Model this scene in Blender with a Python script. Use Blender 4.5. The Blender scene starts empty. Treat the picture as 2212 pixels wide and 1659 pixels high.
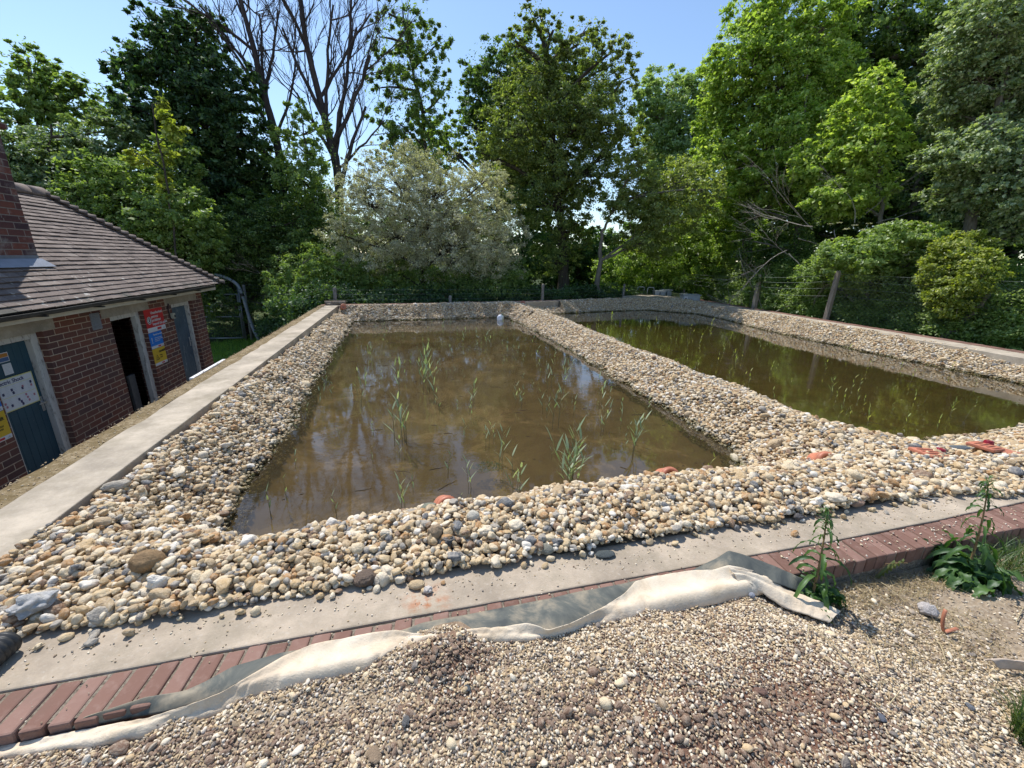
import bpy, math, random
import numpy as np
from mathutils import Vector, Matrix, noise
S = bpy.context.scene
COL = S.collection
rng = np.random.default_rng(7)
random.seed(7)
PI = math.pi
def R(a): return math.radians(a)

# ------------------------------------------------------------------ camera
CAMP = np.array([0., 0., 1.25]); FPX = 878.; CX, CY = 1106., 829.5
ROT = np.array([[0.96817597, -0.04483244, 0.24622213],
                [-0.24850067, -0.28900109, 0.92451381],
                [0.02971025, -0.95627842, -0.2909448]])     # world <- (right, down, forward)
def _ray(x, y): return ROT @ np.array([x - CX, y - CY, FPX])
def onz(x, y, z=0.):
    d = _ray(x, y); return CAMP + d * ((z - CAMP[2]) / d[2])
def atd(x, y, D):
    """world point in direction (x, y) at horizontal distance D metres"""
    d = _ray(x, y); return CAMP + d * (D / math.hypot(d[0], d[1]))
def mpp(P):
    return float(np.dot(np.array(P) - CAMP, ROT[:, 2])) / FPX   # metres per unit at P
cd = bpy.data.cameras.new('camera'); cam = bpy.data.objects.new('camera', cd); COL.objects.link(cam)
cd.sensor_width = 36; cd.lens = FPX / 2212 * 36; cd.clip_start = .02; cd.clip_end = 2000
m = Matrix.Identity(4)
for i in range(3):
    m[i][0] = ROT[i, 0]; m[i][1] = -ROT[i, 1]; m[i][2] = -ROT[i, 2]; m[i][3] = CAMP[i]
cam.matrix_world = m
S.camera = cam

# ------------------------------------------------------------------ light
EL = R(59); SD = Vector((-.375, .93, 0)).normalized() * math.cos(EL); SD.z = math.sin(EL)
sl = bpy.data.lights.new('sun', 'SUN'); so = bpy.data.objects.new('sun', sl); COL.objects.link(so)
sl.energy = 4.6; sl.angle = R(.53); sl.color = (1, .955, .89)
so.rotation_euler = SD.to_track_quat('Z', 'Y').to_euler(); so.location = (-10, 20, 40)
W = bpy.data.worlds.new('World'); S.world = W; W.use_nodes = True
nt = W.node_tree; nt.nodes.clear()
o = nt.nodes.new('ShaderNodeOutputWorld'); b = nt.nodes.new('ShaderNodeBackground'); sk = nt.nodes.new('ShaderNodeTexSky')
sk.sky_type = 'NISHITA'; sk.sun_disc = False; sk.sun_elevation = EL; sk.sun_rotation = math.atan2(SD.x, SD.y)
sk.air_density = 1.1; sk.dust_density = .25; sk.ozone_density = 3.0
b.inputs[1].default_value = .15
nt.links.new(sk.outputs[0], b.inputs[0]); nt.links.new(b.outputs[0], o.inputs[0])
S.view_settings.view_transform = 'Standard'; S.view_settings.look = 'None'
S.view_settings.exposure = .32; S.view_settings.gamma = 1
S.render.engine = 'CYCLES'
cy = S.cycles
cy.use_denoising = True; cy.max_bounces = 7; cy.diffuse_bounces = 3; cy.glossy_bounces = 3
cy.transmission_bounces = 4; cy.transparent_max_bounces = 10
cy.use_adaptive_sampling = True; cy.adaptive_threshold = .02

# ------------------------------------------------------------------ object helpers
def tag(o, label=None, cat=None, group=None, kind=None):
    if label: o['label'] = label
    if cat: o['category'] = cat
    if group: o['group'] = group
    if kind: o['kind'] = kind
    return o
def empty(name, loc=(0, 0, 0), rz=0, label=None, cat=None, group=None):
    e = bpy.data.objects.new(name, None); e.empty_display_size = .1
    COL.objects.link(e); e.location = loc; e.rotation_euler = (0, 0, rz)
    return tag(e, label, cat, group)
def link(name, me, mat=None, parent=None, smooth=False):
    ob = bpy.data.objects.new(name, me); COL.objects.link(ob)
    if mat is not None: me.materials.append(mat)
    if parent is not None:
        ob.parent = parent
        ob.location = -Vector(parent.location) if parent.parent is None and parent.type == 'EMPTY' else (0, 0, 0)
    if smooth: me.polygons.foreach_set('use_smooth', [True] * len(me.polygons))
    me.update()
    return ob
def npmesh(name, V, F, tint=None, uv=None):
    """V (n,3), F (m,k) arrays"""
    me = bpy.data.meshes.new(name)
    V = np.ascontiguousarray(V, dtype=np.float32); F = np.ascontiguousarray(F, dtype=np.int32)
    k = F.shape[1]
    me.vertices.add(len(V)); me.vertices.foreach_set('co', V.ravel())
    me.loops.add(F.size); me.loops.foreach_set('vertex_index', F.ravel())
    me.polygons.add(len(F)); me.polygons.foreach_set('loop_start', np.arange(0, F.size, k, dtype=np.int32))
    me.update(calc_edges=True)
    if tint is not None:
        a = me.attributes.new('tint', 'FLOAT', 'POINT'); a.data.foreach_set('value', np.asarray(tint, dtype=np.float32))
    return me
class MB:
    """collects pieces of one mesh"""
    def __init__(s): s.v = []; s.f = []; s.t = []; s.uv = []
    def add(s, vs, fs, tint=.5, uvs=None):
        o = len(s.v); s.v += [tuple(map(float, p)) for p in vs]
        for i, f in enumerate(fs):
            s.f.append([o + j for j in f])
            s.uv.append(uvs[i] if uvs else [(0, 0)] * len(f))
        s.t += [tint] * len(vs); return s
    def box(s, a, b, tint=.5, bev=0, M=None):
        x0, y0, z0 = a; x1, y1, z1 = b
        vs = [(x0, y0, z0), (x1, y0, z0), (x1, y1, z0), (x0, y1, z0), (x0, y0, z1), (x1, y0, z1), (x1, y1, z1), (x0, y1, z1)]
        fs = [(0, 3, 2, 1), (4, 5, 6, 7), (0, 1, 5, 4), (1, 2, 6, 5), (2, 3, 7, 6), (3, 0, 4, 7)]
        uv = []
        for f in fs:
            P = [vs[i] for i in f]
            ax = [k for k in range(3) if len({round(p[k], 6) for p in P}) == 1][:1] or [2]
            ax = ax[0]
            uv.append([(p[1], p[2]) if ax == 0 else (p[0], p[2]) if ax == 1 else (p[0], p[1]) for p in P])
        if M is not None: vs = [M @ Vector(p) for p in vs]
        return s.add(vs, fs, tint, uv)
    def quad(s, P, tint=.5, uv=None): return s.add(P, [(0, 1, 2, 3)], tint, [uv] if uv else None)
    def tube(s, pts, rad, n=8, cap=True, tint=.5):
        pts = [Vector(p) for p in pts]; N = len(pts)
        if not hasattr(rad, '__len__'): rad = [rad] * N
        vs = []; up = Vector((0, 0, 1)); prev = None
        for i, p in enumerate(pts):
            d = (pts[min(i + 1, N - 1)] - pts[max(i - 1, 0)])
            if d.length < 1e-9: d = Vector((0, 0, 1))
            d.normalize()
            if prev is None:
                a = d.cross(up if abs(d.z) < .9 else Vector((1, 0, 0))).normalized()
            else:
                a = (prev - d * prev.dot(d)); a = a.normalized() if a.length > 1e-6 else d.orthogonal().normalized()
            prev = a; c = d.cross(a)
            for k in range(n):
                t = 2 * PI * k / n; vs.append(p + (a * math.cos(t) + c * math.sin(t)) * rad[i])
        fs = [(i * n + k, i * n + (k + 1) % n, (i + 1) * n + (k + 1) % n, (i + 1) * n + k) for i in range(N - 1) for k in range(n)]
        if cap: fs += [tuple(range(n))[::-1], tuple((N - 1) * n + k for k in range(n))]
        return s.add(vs, fs, tint)
    def grid(s, G, tint=.5):
        G = np.asarray(G, float); a, b = G.shape[:2]
        fs = [(i * b + j, i * b + j + 1, (i + 1) * b + j + 1, (i + 1) * b + j) for i in range(a - 1) for j in range(b - 1)]
        return s.add(G.reshape(-1, 3), fs, tint)
    def mesh(s, name='m'):
        me = bpy.data.meshes.new(name); me.from_pydata(s.v, [], s.f)
        a = me.attributes.new('tint', 'FLOAT', 'POINT'); a.data.foreach_set('value', s.t)
        u = me.uv_layers.new(name='uv'); k = 0
        flat = [c for f in s.uv for q in f for c in q]
        if len(flat) == 2 * len(me.loops): u.data.foreach_set('uv', flat)
        return me
    def build(s, name, mat, parent=None, smooth=False, bevel=0, solid=0):
        ob = link(name, s.mesh(name), mat, parent, smooth)
        if solid:
            md = ob.modifiers.new('solid', 'SOLIDIFY'); md.thickness = solid; md.offset = 0
        if bevel:
            md = ob.modifiers.new('bevel', 'BEVEL'); md.width = bevel; md.segments = 2; md.limit_method = 'ANGLE'
        return ob

# ------------------------------------------------------------------ materials
class Mat:
    def __init__(s, name):
        s.m = bpy.data.materials.new(name); s.m.use_nodes = True; s.t = s.m.node_tree; s.t.nodes.clear()
        s.out = s.n('OutputMaterial')
    def n(s, typ, **kw):
        nd = s.t.nodes.new('ShaderNode' + typ)
        for k, v in kw.items():
            if k.startswith('_'): nd.inputs[int(k[1:])].default_value = v
            else: setattr(nd, k, v)
        return nd
    def l(s, a, b): s.t.links.new(a, b)
    def inp(s, nd, key, v):
        sk = nd.inputs[key]
        if hasattr(v, 'is_linked') or isinstance(v, bpy.types.NodeSocket): s.l(v, sk)
        elif isinstance(v, (tuple, list)) and len(v) == 3 and sk.type == 'RGBA': sk.default_value = (*v, 1)
        else: sk.default_value = v
    def geo(s): return s.n('NewGeometry').outputs['Position']
    def objc(s): return s.n('TexCoord').outputs['Object']
    def uvc(s): return s.n('TexCoord').outputs['UV']
    def map(s, v, scale=(1, 1, 1), loc=(0, 0, 0), rot=(0, 0, 0)):
        nd = s.n('Mapping'); s.l(v, nd.inputs[0]); nd.inputs['Scale'].default_value = scale
        nd.inputs['Location'].default_value = loc; nd.inputs['Rotation'].default_value = rot; return nd.outputs[0]
    def noise(s, v, scale, detail=4, rough=.6, dist=0):
        nd = s.n('TexNoise'); s.l(v, nd.inputs['Vector']); nd.inputs['Scale'].default_value = scale
        nd.inputs['Detail'].default_value = detail; nd.inputs['Roughness'].default_value = rough
        nd.inputs['Distortion'].default_value = dist; return nd.outputs['Fac']
    def vor(s, v, scale, out='Distance', feature='F1'):
        nd = s.n('TexVoronoi'); nd.feature = feature; s.l(v, nd.inputs['Vector']); nd.inputs['Scale'].default_value = scale
        return nd.outputs[out]
    def ramp(s, f, stops, interp='LINEAR'):
        nd = s.n('ValToRGB'); s.l(f, nd.inputs[0]); cr = nd.color_ramp; cr.interpolation = interp
        while len(cr.elements) < len(stops): cr.elements.new(.5)
        for e, (p, c) in zip(cr.elements, stops):
            e.position = p; e.color = (*c, 1) if len(c) == 3 else c
        return nd.outputs[0]
    def mr(s, f, a, b, c=0., d=1.):
        nd = s.n('MapRange'); s.l(f, nd.inputs[0])
        for i, x in enumerate((a, b, c, d)): nd.inputs[i + 1].default_value = x
        return nd.outputs[0]
    def mix(s, f, a, b, mode='MIX'):
        nd = s.n('Mix'); nd.data_type = 'RGBA'; nd.blend_type = mode
        for k, v in ((0, f), (6, a), (7, b)):
            if isinstance(v, bpy.types.NodeSocket): s.l(v, nd.inputs[k])
            elif k == 0: nd.inputs[k].default_value = v
            else: nd.inputs[k].default_value = (*v, 1)
        return nd.outputs[2]
    def math(s, op, a, b=0.):
        nd = s.n('Math'); nd.operation = op
        for k, v in ((0, a), (1, b)):
            if isinstance(v, bpy.types.NodeSocket): s.l(v, nd.inputs[k])
            else: nd.inputs[k].default_value = v
        return nd.outputs[0]
    def attr(s, name='tint', t='GEOMETRY'):
        nd = s.n('Attribute'); nd.attribute_name = name; nd.attribute_type = t; return nd.outputs['Fac']
    def sep(s, v):
        nd = s.n('SeparateXYZ'); s.l(v, nd.inputs[0]); return nd.outputs
    def bump(s, h, strength=.5, dist=.01, normal=None):
        nd = s.n('Bump'); s.l(h, nd.inputs['Height']); nd.inputs['Strength'].default_value = strength
        nd.inputs['Distance'].default_value = dist
        if normal is not None: s.l(normal, nd.inputs['Normal'])
        return nd.outputs[0]
    def pbr(s, col, rough=.8, normal=None, spec=.3, metal=0., **kw):
        p = s.n('BsdfPrincipled'); s.inp(p, 'Base Color', col); s.inp(p, 'Roughness', rough)
        p.inputs['Specular IOR Level'].default_value = spec; p.inputs['Metallic'].default_value = metal
        if normal is not None: s.l(normal, p.inputs['Normal'])
        for k, v in kw.items(): s.inp(p, k.replace('_', ' '), v)
        s.l(p.outputs[0], s.out.inputs[0]); return s.m
def plain(name, col, rough=.7, spec=.3, metal=0., nz=.15, sc=20, bump=.2):
    M = Mat(name); g = M.objc(); n = M.noise(g, sc)
    c = M.mix(M.mr(n, .3, .7), tuple(x * (1 - nz) for x in col), tuple(min(1, x * (1 + nz)) for x in col))
    return M.pbr(c, rough, M.bump(M.noise(g, sc * 4), bump, .003), spec, metal)

def leafmat(name, dark, mid, light, trans=.42, gloss=.05):
    gloss *= .6
    M = Mat(name); t = M.attr()
    c = M.ramp(t, [(0, dark), (.5, mid), (1, light)])
    d = M.n('BsdfDiffuse'); M.l(c, d.inputs[0])
    tr = M.n('BsdfTranslucent'); c2 = M.mix(1., c, (1.25, 1.35, .55), 'MULTIPLY'); M.l(c2, tr.inputs[0])
    mx = M.n('MixShader'); mx.inputs[0].default_value = trans; M.l(d.outputs[0], mx.inputs[1]); M.l(tr.outputs[0], mx.inputs[2])
    g = M.n('BsdfGlossy'); g.inputs['Roughness'].default_value = .48; g.inputs[0].default_value = (.9, .95, 1, 1)
    m2 = M.n('MixShader'); m2.inputs[0].default_value = gloss; M.l(mx.outputs[0], m2.inputs[1]); M.l(g.outputs[0], m2.inputs[2])
    M.l(m2.outputs[0], M.out.inputs[0]); return M.m
def barkmat(name, a, b):
    M = Mat(name); g = M.map(M.objc(), (1, 1, .25)); n = M.noise(g, 14, 6, .7)
    return M.pbr(M.ramp(n, [(.3, a), (.7, b)]), .9, M.bump(n, .8, .03), .15)

def stonemat(name, scale_wet=True, fine=False):
    M = Mat(name); t = M.attr('tint', 'INSTANCER'); g = M.objc()
    if fine:
        st = [(0, (.62, .50, .33)), (.15, (.42, .31, .18)), (.29, (.72, .63, .48)), (.41, (.27, .195, .12)), (.52, (.53, .38, .21)),
              (.62, (.14, .12, .11)), (.70, (.36, .29, .22)), (.80, (.175, .105, .07)), (.89, (.66, .58, .48)), (.965, (.075, .065, .065))]
    else:
        st = [(0, (.60, .48, .31)), (.17, (.47, .33, .17)), (.32, (.68, .58, .43)), (.45, (.40, .29, .165)), (.58, (.55, .41, .23)),
              (.70, (.37, .20, .075)), (.77, (.30, .27, .23)), (.84, (.68, .63, .55)), (.91, (.12, .125, .135)), (.955, (.20, .115, .065))]
    c = M.ramp(t, st, 'CONSTANT')
    n = M.noise(g, 2.2, 5, .65, .6); n2 = M.noise(g, 9, 3)
    c = M.mix(M.mr(n, .42, .68), c, M.mix(.35, c, (.82, .72, .55)))
    c = M.mix(M.mr(n2, .55, .8, 0, .55), c, M.mix(1., c, (.62, .5, .38), 'MULTIPLY'))
    if scale_wet:
        z = M.sep(M.geo())[2]
        wz = M.math('ADD', z, M.mr(M.noise(M.geo(), 7), .3, .7, -.025, .025))
        wet = M.mr(wz, -.345, -.295, 1, 0)
        c = M.mix(wet, c, M.mix(1., c, (.22, .22, .11), 'MULTIPLY'))
        return M.pbr(c, M.mr(wet, 0, 1, .62, .18), M.bump(n2, .35, .06), .35)
    return M.pbr(c, .7, M.bump(n2, .3, .05), .3)

def concmat(name, base=(.47, .43, .375), speck=True, joint=None):
    M = Mat(name); g = M.geo(); n = M.noise(g, 3, 6, .7); n2 = M.noise(g, 60, 3); v = M.vor(g, 130)
    c = M.mix(M.mr(n, .36, .64), tuple(x * .70 for x in base), tuple(min(.9, x * 1.16) for x in base))
    c = M.mix(M.mr(n2, .55, .75, 0, .35), c, (.50, .46, .40))
    if speck:
        dn = M.n('VectorMath'); dn.operation = 'DISTANCE'; M.l(g, dn.inputs[0]); dn.inputs[1].default_value = (.03, 1.27, 0)
        c = M.mix(M.math('MULTIPLY', M.mr(dn.outputs['Value'], .02, .11, 1, 0), M.mr(M.noise(g, 25, 5, .7), .45, .62)), c, (.36, .14, .06))
    c = M.mix(M.mr(M.noise(g, 9, 5, .75), .60, .75, 0, .45), c, (.27, .235, .19))
    if speck: c = M.mix(M.mr(v, .10, .2, .5, 0), c, (.25, .21, .17))
    c = M.mix(M.math('MULTIPLY', M.mr(M.noise(g, 1.6, 7, .75), .48, .62), .6), c, (.24, .205, .145))
    if joint is not None:
        j_ = M.math('ADD', M.math('MULTIPLY', M.sep(g)[joint], .62), M.math('MULTIPLY', M.noise(g, 5, 3), .02))
        c = M.mix(M.mr(M.math('ABSOLUTE', M.math('SUBTRACT', M.math('FRACT', j_), .5)), .001, .0045, .75, 0), c, (.10, .085, .065))
    return M.pbr(c, .88, M.bump(M.mix(.5, n2, v), .35, .004), .2)

# ------------------------------------------------------------------ pond plan
LP = [(-1.08, 2.30), (-1.12, 2.8), (-1.12, 3.3), (-1.13, 4.3), (-1.19, 5.9), (-1.25, 8.7), (-1.32, 10.95), (.3, 11.15), (1.6, 11.3),
      (2.85, 11.6), (2.97, 9), (2.95, 5.58), (2.85, 3.5), (2.80, 2.7), (2.68, 2.42), (2.2, 2.36), (1.38, 2.42), (.32, 2.36), (-.38, 2.33), (-.77, 2.24)]
RP = [(4.5, 2.85), (4.75, 2.62), (5.84, 2.6), (6.7, 2.63), (8.9, 2.8), (9.15, 3.1), (9.2, 4), (9.2, 6), (9.32, 8.7), (9.8, 10.9), (9.85, 12.2),
      (8.5, 13.35), (6.5, 12.85), (4.5, 12.25), (4.4, 9), (4.4, 5), (4.4, 3.3)]
WL = -.35
def sdf(P, poly):
    """signed distance, negative inside"""
    P = np.asarray(P, float); A = np.array(poly); B = np.roll(A, -1, 0)
    d = np.full(len(P), 1e9); ins = np.zeros(len(P), bool)
    for a, b in zip(A, B):
        e = b - a; w = P - a; t = np.clip((w @ e) / (e @ e), 0, 1)
        q = w - t[:, None] * e; d = np.minimum(d, np.hypot(q[:, 0], q[:, 1]))
        c = (a[1] > P[:, 1]) != (b[1] > P[:, 1])
        with np.errstate(divide='ignore', invalid='ignore'):
            xx = (b[0] - a[0]) * (P[:, 1] - a[1]) / (b[1] - a[1]) + a[0]
        ins ^= c & (P[:, 0] < xx)
    return np.where(ins, -d, d)
def vnoise(P, sc, seed=0):
    """cheap smooth value noise (n,2)->(-1..1)"""
    P = np.asarray(P, float) * sc + seed * 17.3; i = np.floor(P).astype(np.int64); f = P - i; f = f * f * (3 - 2 * f)
    def h(a, b):
        n = (a * 374761393 + b * 668265263 + seed * 974711) & 0xffffffff
        n = ((n ^ (n >> 13)) * 1274126177) & 0xffffffff
        return ((n ^ (n >> 16)) & 0xffff) / 32767.5 - 1
    x, y = i[:, 0], i[:, 1]
    a = h(x, y) * (1 - f[:, 0]) + h(x + 1, y) * f[:, 0]; c = h(x, y + 1) * (1 - f[:, 0]) + h(x + 1, y + 1) * f[:, 0]
    return a * (1 - f[:, 1]) + c * f[:, 1]
def sm(x): x = np.clip(x, 0, 1); return x * x * (3 - 2 * x)
def bank_z(P):
    P = np.asarray(P, float)
    dl = sdf(P, LP) + .05 * vnoise(P, 3.1, 1) + .03 * vnoise(P, 9, 2); dr = sdf(P, RP) + .05 * vnoise(P, 2.7, 3) + .03 * vnoise(P, 8, 4)
    tl = np.where(P[:, 0] < -.9, .46, np.where(P[:, 1] > 10.5, .42, .56))
    tr = np.where((P[:, 0] < 5.0) | (P[:, 1] < 3.2), 1.28, .50)
    def prof(d, t):
        up = WL + (.36) * np.minimum(1.0, .25 * sm(d / t) + .75 * np.clip(d / t, 0, 1) ** .9)
        dn = WL + np.maximum(-.12, 1.1 * d)
        return np.where(d > 0, up, dn)
    z = np.minimum(prof(dl, tl), prof(dr, tr))
    front = (P[:, 1] < 2.3)
    z = z + np.where(front, .035 * np.exp(-((P[:, 1] - 1.66) / .18) ** 2) * (1 - .8 * sm((P[:, 0] - 2.2) / .8)), 0) * sm((P[:, 0] + 1.6) / .4)
    z = z - .06 * sm((-1.48 - P[:, 0]) / .15) * sm((P[:, 1] - 1.9) / .4)
    z = z + np.where(z > WL - .01, .018 * vnoise(P, 2.2, 5) + .012 * vnoise(P, 6, 6), .012 * vnoise(P, 1.8, 7))
    return z

def far_y(x):     # inner edge of far coping
    return np.interp(x, [-3, -1.73, .32, 3.64, 8.0, 12], [11.0, 11.35, 11.7, 12.55, 13.95, 15.1])
def right_x(y): return 9.2 + .09 * y     # inner edge of right coping

# ------------------------------------------------------------------ ground
def ground_z(P):
    x, y = P[:, 0], P[:, 1]
    # foreground
    zf = -.018 - .095 * sm((x - 1.25) / .4) - .010 * sm((-.60 - x) / .25)
    zf += .085 * np.exp(-(((x - .03) / .17) ** 2 + ((y - 1.05) / .12) ** 2))
    zf = np.where(y > 1.06, np.minimum(zf, .035 + 0 * zf), zf)
    zf += .022 * vnoise(P, 3.5, 11) + .010 * vnoise(P, 11, 12) + .03 * np.exp(-(((x - .9) / .5) ** 2 + ((y - .78) / .2) ** 2))
    zf -= .05 * sm((.75 - y) / .6)
    left = sm((-1.75 - x) / .7)
    zf = zf * (1 - left) + left * -1.72
    zo = -.30 - 1.42 * sm((1.0 - x) / 4.5) + .05 * vnoise(P, .6, 13)
    zl = np.full(len(P), -1.72) + .02 * vnoise(P, 2, 14)
    back = sm((y - 10.3) / 1.5)
    z = np.where(y < 1.15, zf, -.8)
    z = np.where((x < -2.0) & (y >= 1.15), zl * (1 - back) + zo * back, z)
    z = np.where((x > -2.0) & (y > far_y(x) + .35), zo, z)
    z = np.where((x > 10.0 + .09 * y - .15) & (y >= 1.15), -.22 + .04 * vnoise(P, .9, 15), z)
    # gentle rise far away
    r = np.hypot(x - 4, y - 6); z = z + np.clip(r - 22, 0, 200) * .02 * (y > 0)
    return z
def lines(segs):
    out = []
    for a, b, st in segs: out += list(np.arange(a, b, st))
    return np.array(out + [segs[-1][1]])
gx = lines([(-260, -60, 25), (-60, -12, 4), (-12, -2.6, .4), (-2.6, 3.6, .04), (3.6, 14, .25), (14, 60, 4), (60, 260, 25)])
gy = lines([(-260, -40, 25), (-40, -4, 3), (-4, -.6, .3), (-.6, 1.14, .0435), (1.14, 1.20, .06), (1.20, 18, .25), (18, 70, 4), (70, 270, 25)])
X, Y = np.meshgrid(gx, gy); P = np.stack([X.ravel(), Y.ravel()], 1); Z = ground_z(P)
a, bn = X.shape; I = np.arange(a * bn).reshape(a, bn)
F = np.stack([I[:-1, :-1].ravel(), I[:-1, 1:].ravel(), I[1:, 1:].ravel(), I[1:, :-1].ravel()], 1)
M = Mat('ground_soil'); g = M.geo(); n1 = M.noise(g, 1.2, 5, .65); n2 = M.noise(g, 14, 5, .7); n3 = M.noise(g, 70, 3)
xyz = M.sep(g)
soil = M.ramp(n2, [(.3, (.17, .125, .085)), (.5, (.29, .225, .155)), (.7, (.38, .31, .225))])
soil = M.mix(M.mr(n3, .5, .7, 0, .6), soil, (.44, .38, .30))
red = M.ramp(n2, [(.3, (.115, .062, .042)), (.6, (.20, .115, .078)), (.75, (.27, .18, .13))])
dist = M.n('VectorMath'); dist.operation = 'DISTANCE'; M.l(g, dist.inputs[0]); dist.inputs[1].default_value = (.95, .6, -.1)
mred = M.mr(M.math('ADD', dist.outputs['Value'], M.mr(n2, 0, 1, -.2, .2)), .35, .65, 1, 0)
dist2 = M.n('VectorMath'); dist2.operation = 'DISTANCE'; M.l(g, dist2.inputs[0]); dist2.inputs[1].default_value = (.1, .98, 0)
mred = M.math('MAXIMUM', mred, M.mr(dist2.outputs['Value'], .08, .2, .9, 0))
c = M.mix(mred, soil, red)
litter = M.ramp(M.noise(g, 6, 6, .75), [(.3, (.035, .045, .02)), (.55, (.06, .085, .03)), (.7, (.12, .10, .06))])
far = M.math('MAXIMUM', M.mr(xyz[1], 1.3, 2.2), M.mr(xyz[0], -2.4, -2.9))
paved = M.mix(M.mr(n2, .3, .7), (.20, .18, .155), (.30, .275, .24))
c = M.mix(far, c, litter)
lm = M.math('MULTIPLY', M.mr(xyz[0], -2.6, -2.4, 1, 0), M.mr(xyz[1], 10.4, 11.2, 1, 0))
c = M.mix(lm, c, paved)
gm = M.pbr(c, .95, M.bump(M.mix(.5, n2, n3), .8, .02), .1)
tag(link('ground', npmesh('ground', np.column_stack([P, Z]), F), gm, smooth=True), kind='structure')

# pond bed and banks under the gravel: one height field
bx = np.arange(-1.668, 11.0, .075); by = np.arange(1.405, 15.2, .075)
X, Y = np.meshgrid(bx, by); P = np.stack([X.ravel(), Y.ravel()], 1); Z = bank_z(P) - .02
keep = (P[:, 1] < far_y(P[:, 0]) + .08) & (P[:, 0] < right_x(P[:, 1]) + .08)
a, bn = X.shape; I = np.arange(a * bn).reshape(a, bn)
F = np.stack([I[:-1, :-1].ravel(), I[:-1, 1:].ravel(), I[1:, 1:].ravel(), I[1:, :-1].ravel()], 1); F = F[keep[F].all(1)]
M = Mat('silt_bed'); g = M.geo(); x, y, z = M.sep(g)
n = M.noise(g, 1.5, 8, .66, .8); n2 = M.noise(g, 5, 5, .7); n3 = M.noise(M.map(g, (1, 4, 1)), 12, 3)
lc = M.ramp(n, [(.30, (.075, .054, .026)), (.46, (.125, .092, .047)), (.54, (.155, .118, .062)), (.60, (.27, .21, .125)), (.64, (.145, .108, .055)), (.70, (.23, .175, .10))])
lc = M.mix(M.mr(n2, .58, .72, 0, .5), lc, (.15, .125, .05))
rc = M.ramp(n2, [(.3, (.075, .058, .020)), (.55, (.14, .108, .038)), (.75, (.21, .16, .065))])
rc = M.mix(M.mr(n3, .55, .7, 0, .7), rc, (.035, .03, .012))
c = M.mix(M.mr(x, 3.5, 3.8), lc, rc)
pale = M.math('MULTIPLY', M.mr(M.math('ADD', y, M.mr(n2, 0, 1, -1.2, 1.2)), 9.0, 10.2), M.mr(x, 3.3, 3.5, 1, 0))  # far-end scum and reflection of the left pond, painted pale into the bed
c = M.mix(M.math('MULTIPLY', pale, .55), c, (.36, .33, .27))
c = M.mix(M.mr(z, -.42, -.36), c, M.mix(M.mr(n2, .3, .7), (.06, .05, .035), (.16, .13, .09)))
bedm = M.pbr(c, .95, M.bump(n2, .5, .02), .1)
tag(link('pond_bed', npmesh('pond_bed', np.column_stack([P, Z]), F), bedm, smooth=True), kind='structure')

# water: one sheet per pond
M = Mat('pond_water'); g = M.geo()
w1 = M.noise(M.map(g, (1, 2.2, 1)), 7, 3, .5, .3); w2 = M.noise(M.map(g, (1, 1.6, 1)), 30, 2, .5)
calm = M.mr(M.noise(g, .55, 2), .4, .62, .25, 1)
h = M.math('MULTIPLY', M.math('ADD', w1, M.math('MULTIPLY', w2, .22)), calm)
bp = M.bump(h, .10, .009)
fr = M.n('Fresnel'); fr.inputs[0].default_value = 1.33; M.l(bp, fr.inputs['Normal'])
gl = M.n('BsdfGlossy'); gl.inputs['Roughness'].default_value = .025; M.l(bp, gl.inputs['Normal'])
tr = M.n('BsdfTransparent'); tr.inputs[0].default_value = (.80, .74, .60, 1)
murk = M.n('BsdfDiffuse'); x = M.sep(g)[0]; M.l(M.mix(M.mr(x, 3.5, 3.8), (.105, .082, .046), (.062, .052, .020)), murk.inputs[0])
mm = M.n('MixShader'); mm.inputs[0].default_value = .30; M.l(tr.outputs[0], mm.inputs[1]); M.l(murk.outputs[0], mm.inputs[2])
mx = M.n('MixShader'); M.l(M.math('MINIMUM', M.math('MULTIPLY', fr.outputs[0], 1.7), 1.), mx.inputs[0]); M.l(mm.outputs[0], mx.inputs[1]); M.l(gl.outputs[0], mx.inputs[2])
M.l(mx.outputs[0], M.out.inputs[0]); watm = M.m
def water(x0, x1, y0, y1, poly):
    P = np.array(poly); c = P.mean(0); Q = c + (P - c) * 1.0
    # grow outwards so the sheet runs under the stones
    n = len(P); out = []
    for i in range(n):
        e = P[(i + 1) % n] - P[i - 1]; nn = np.array([e[1], -e[0]]); nn /= np.hypot(*nn)
        q = P[i] + nn * .12
        if sdf([q], poly)[0] < 0: q = P[i] - nn * .12
        out.append((*q, WL))
    ar = sum(out[i][0] * out[(i + 1) % n][1] - out[(i + 1) % n][0] * out[i][1] for i in range(n))
    if ar < 0: out = out[::-1]
    mb = MB(); mb.add(out, [tuple(range(n))])
    return tag(mb.build('water', watm), kind='structure')
water(0, 0, 0, 0, LP); water(0, 0, 0, 0, RP)

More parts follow.
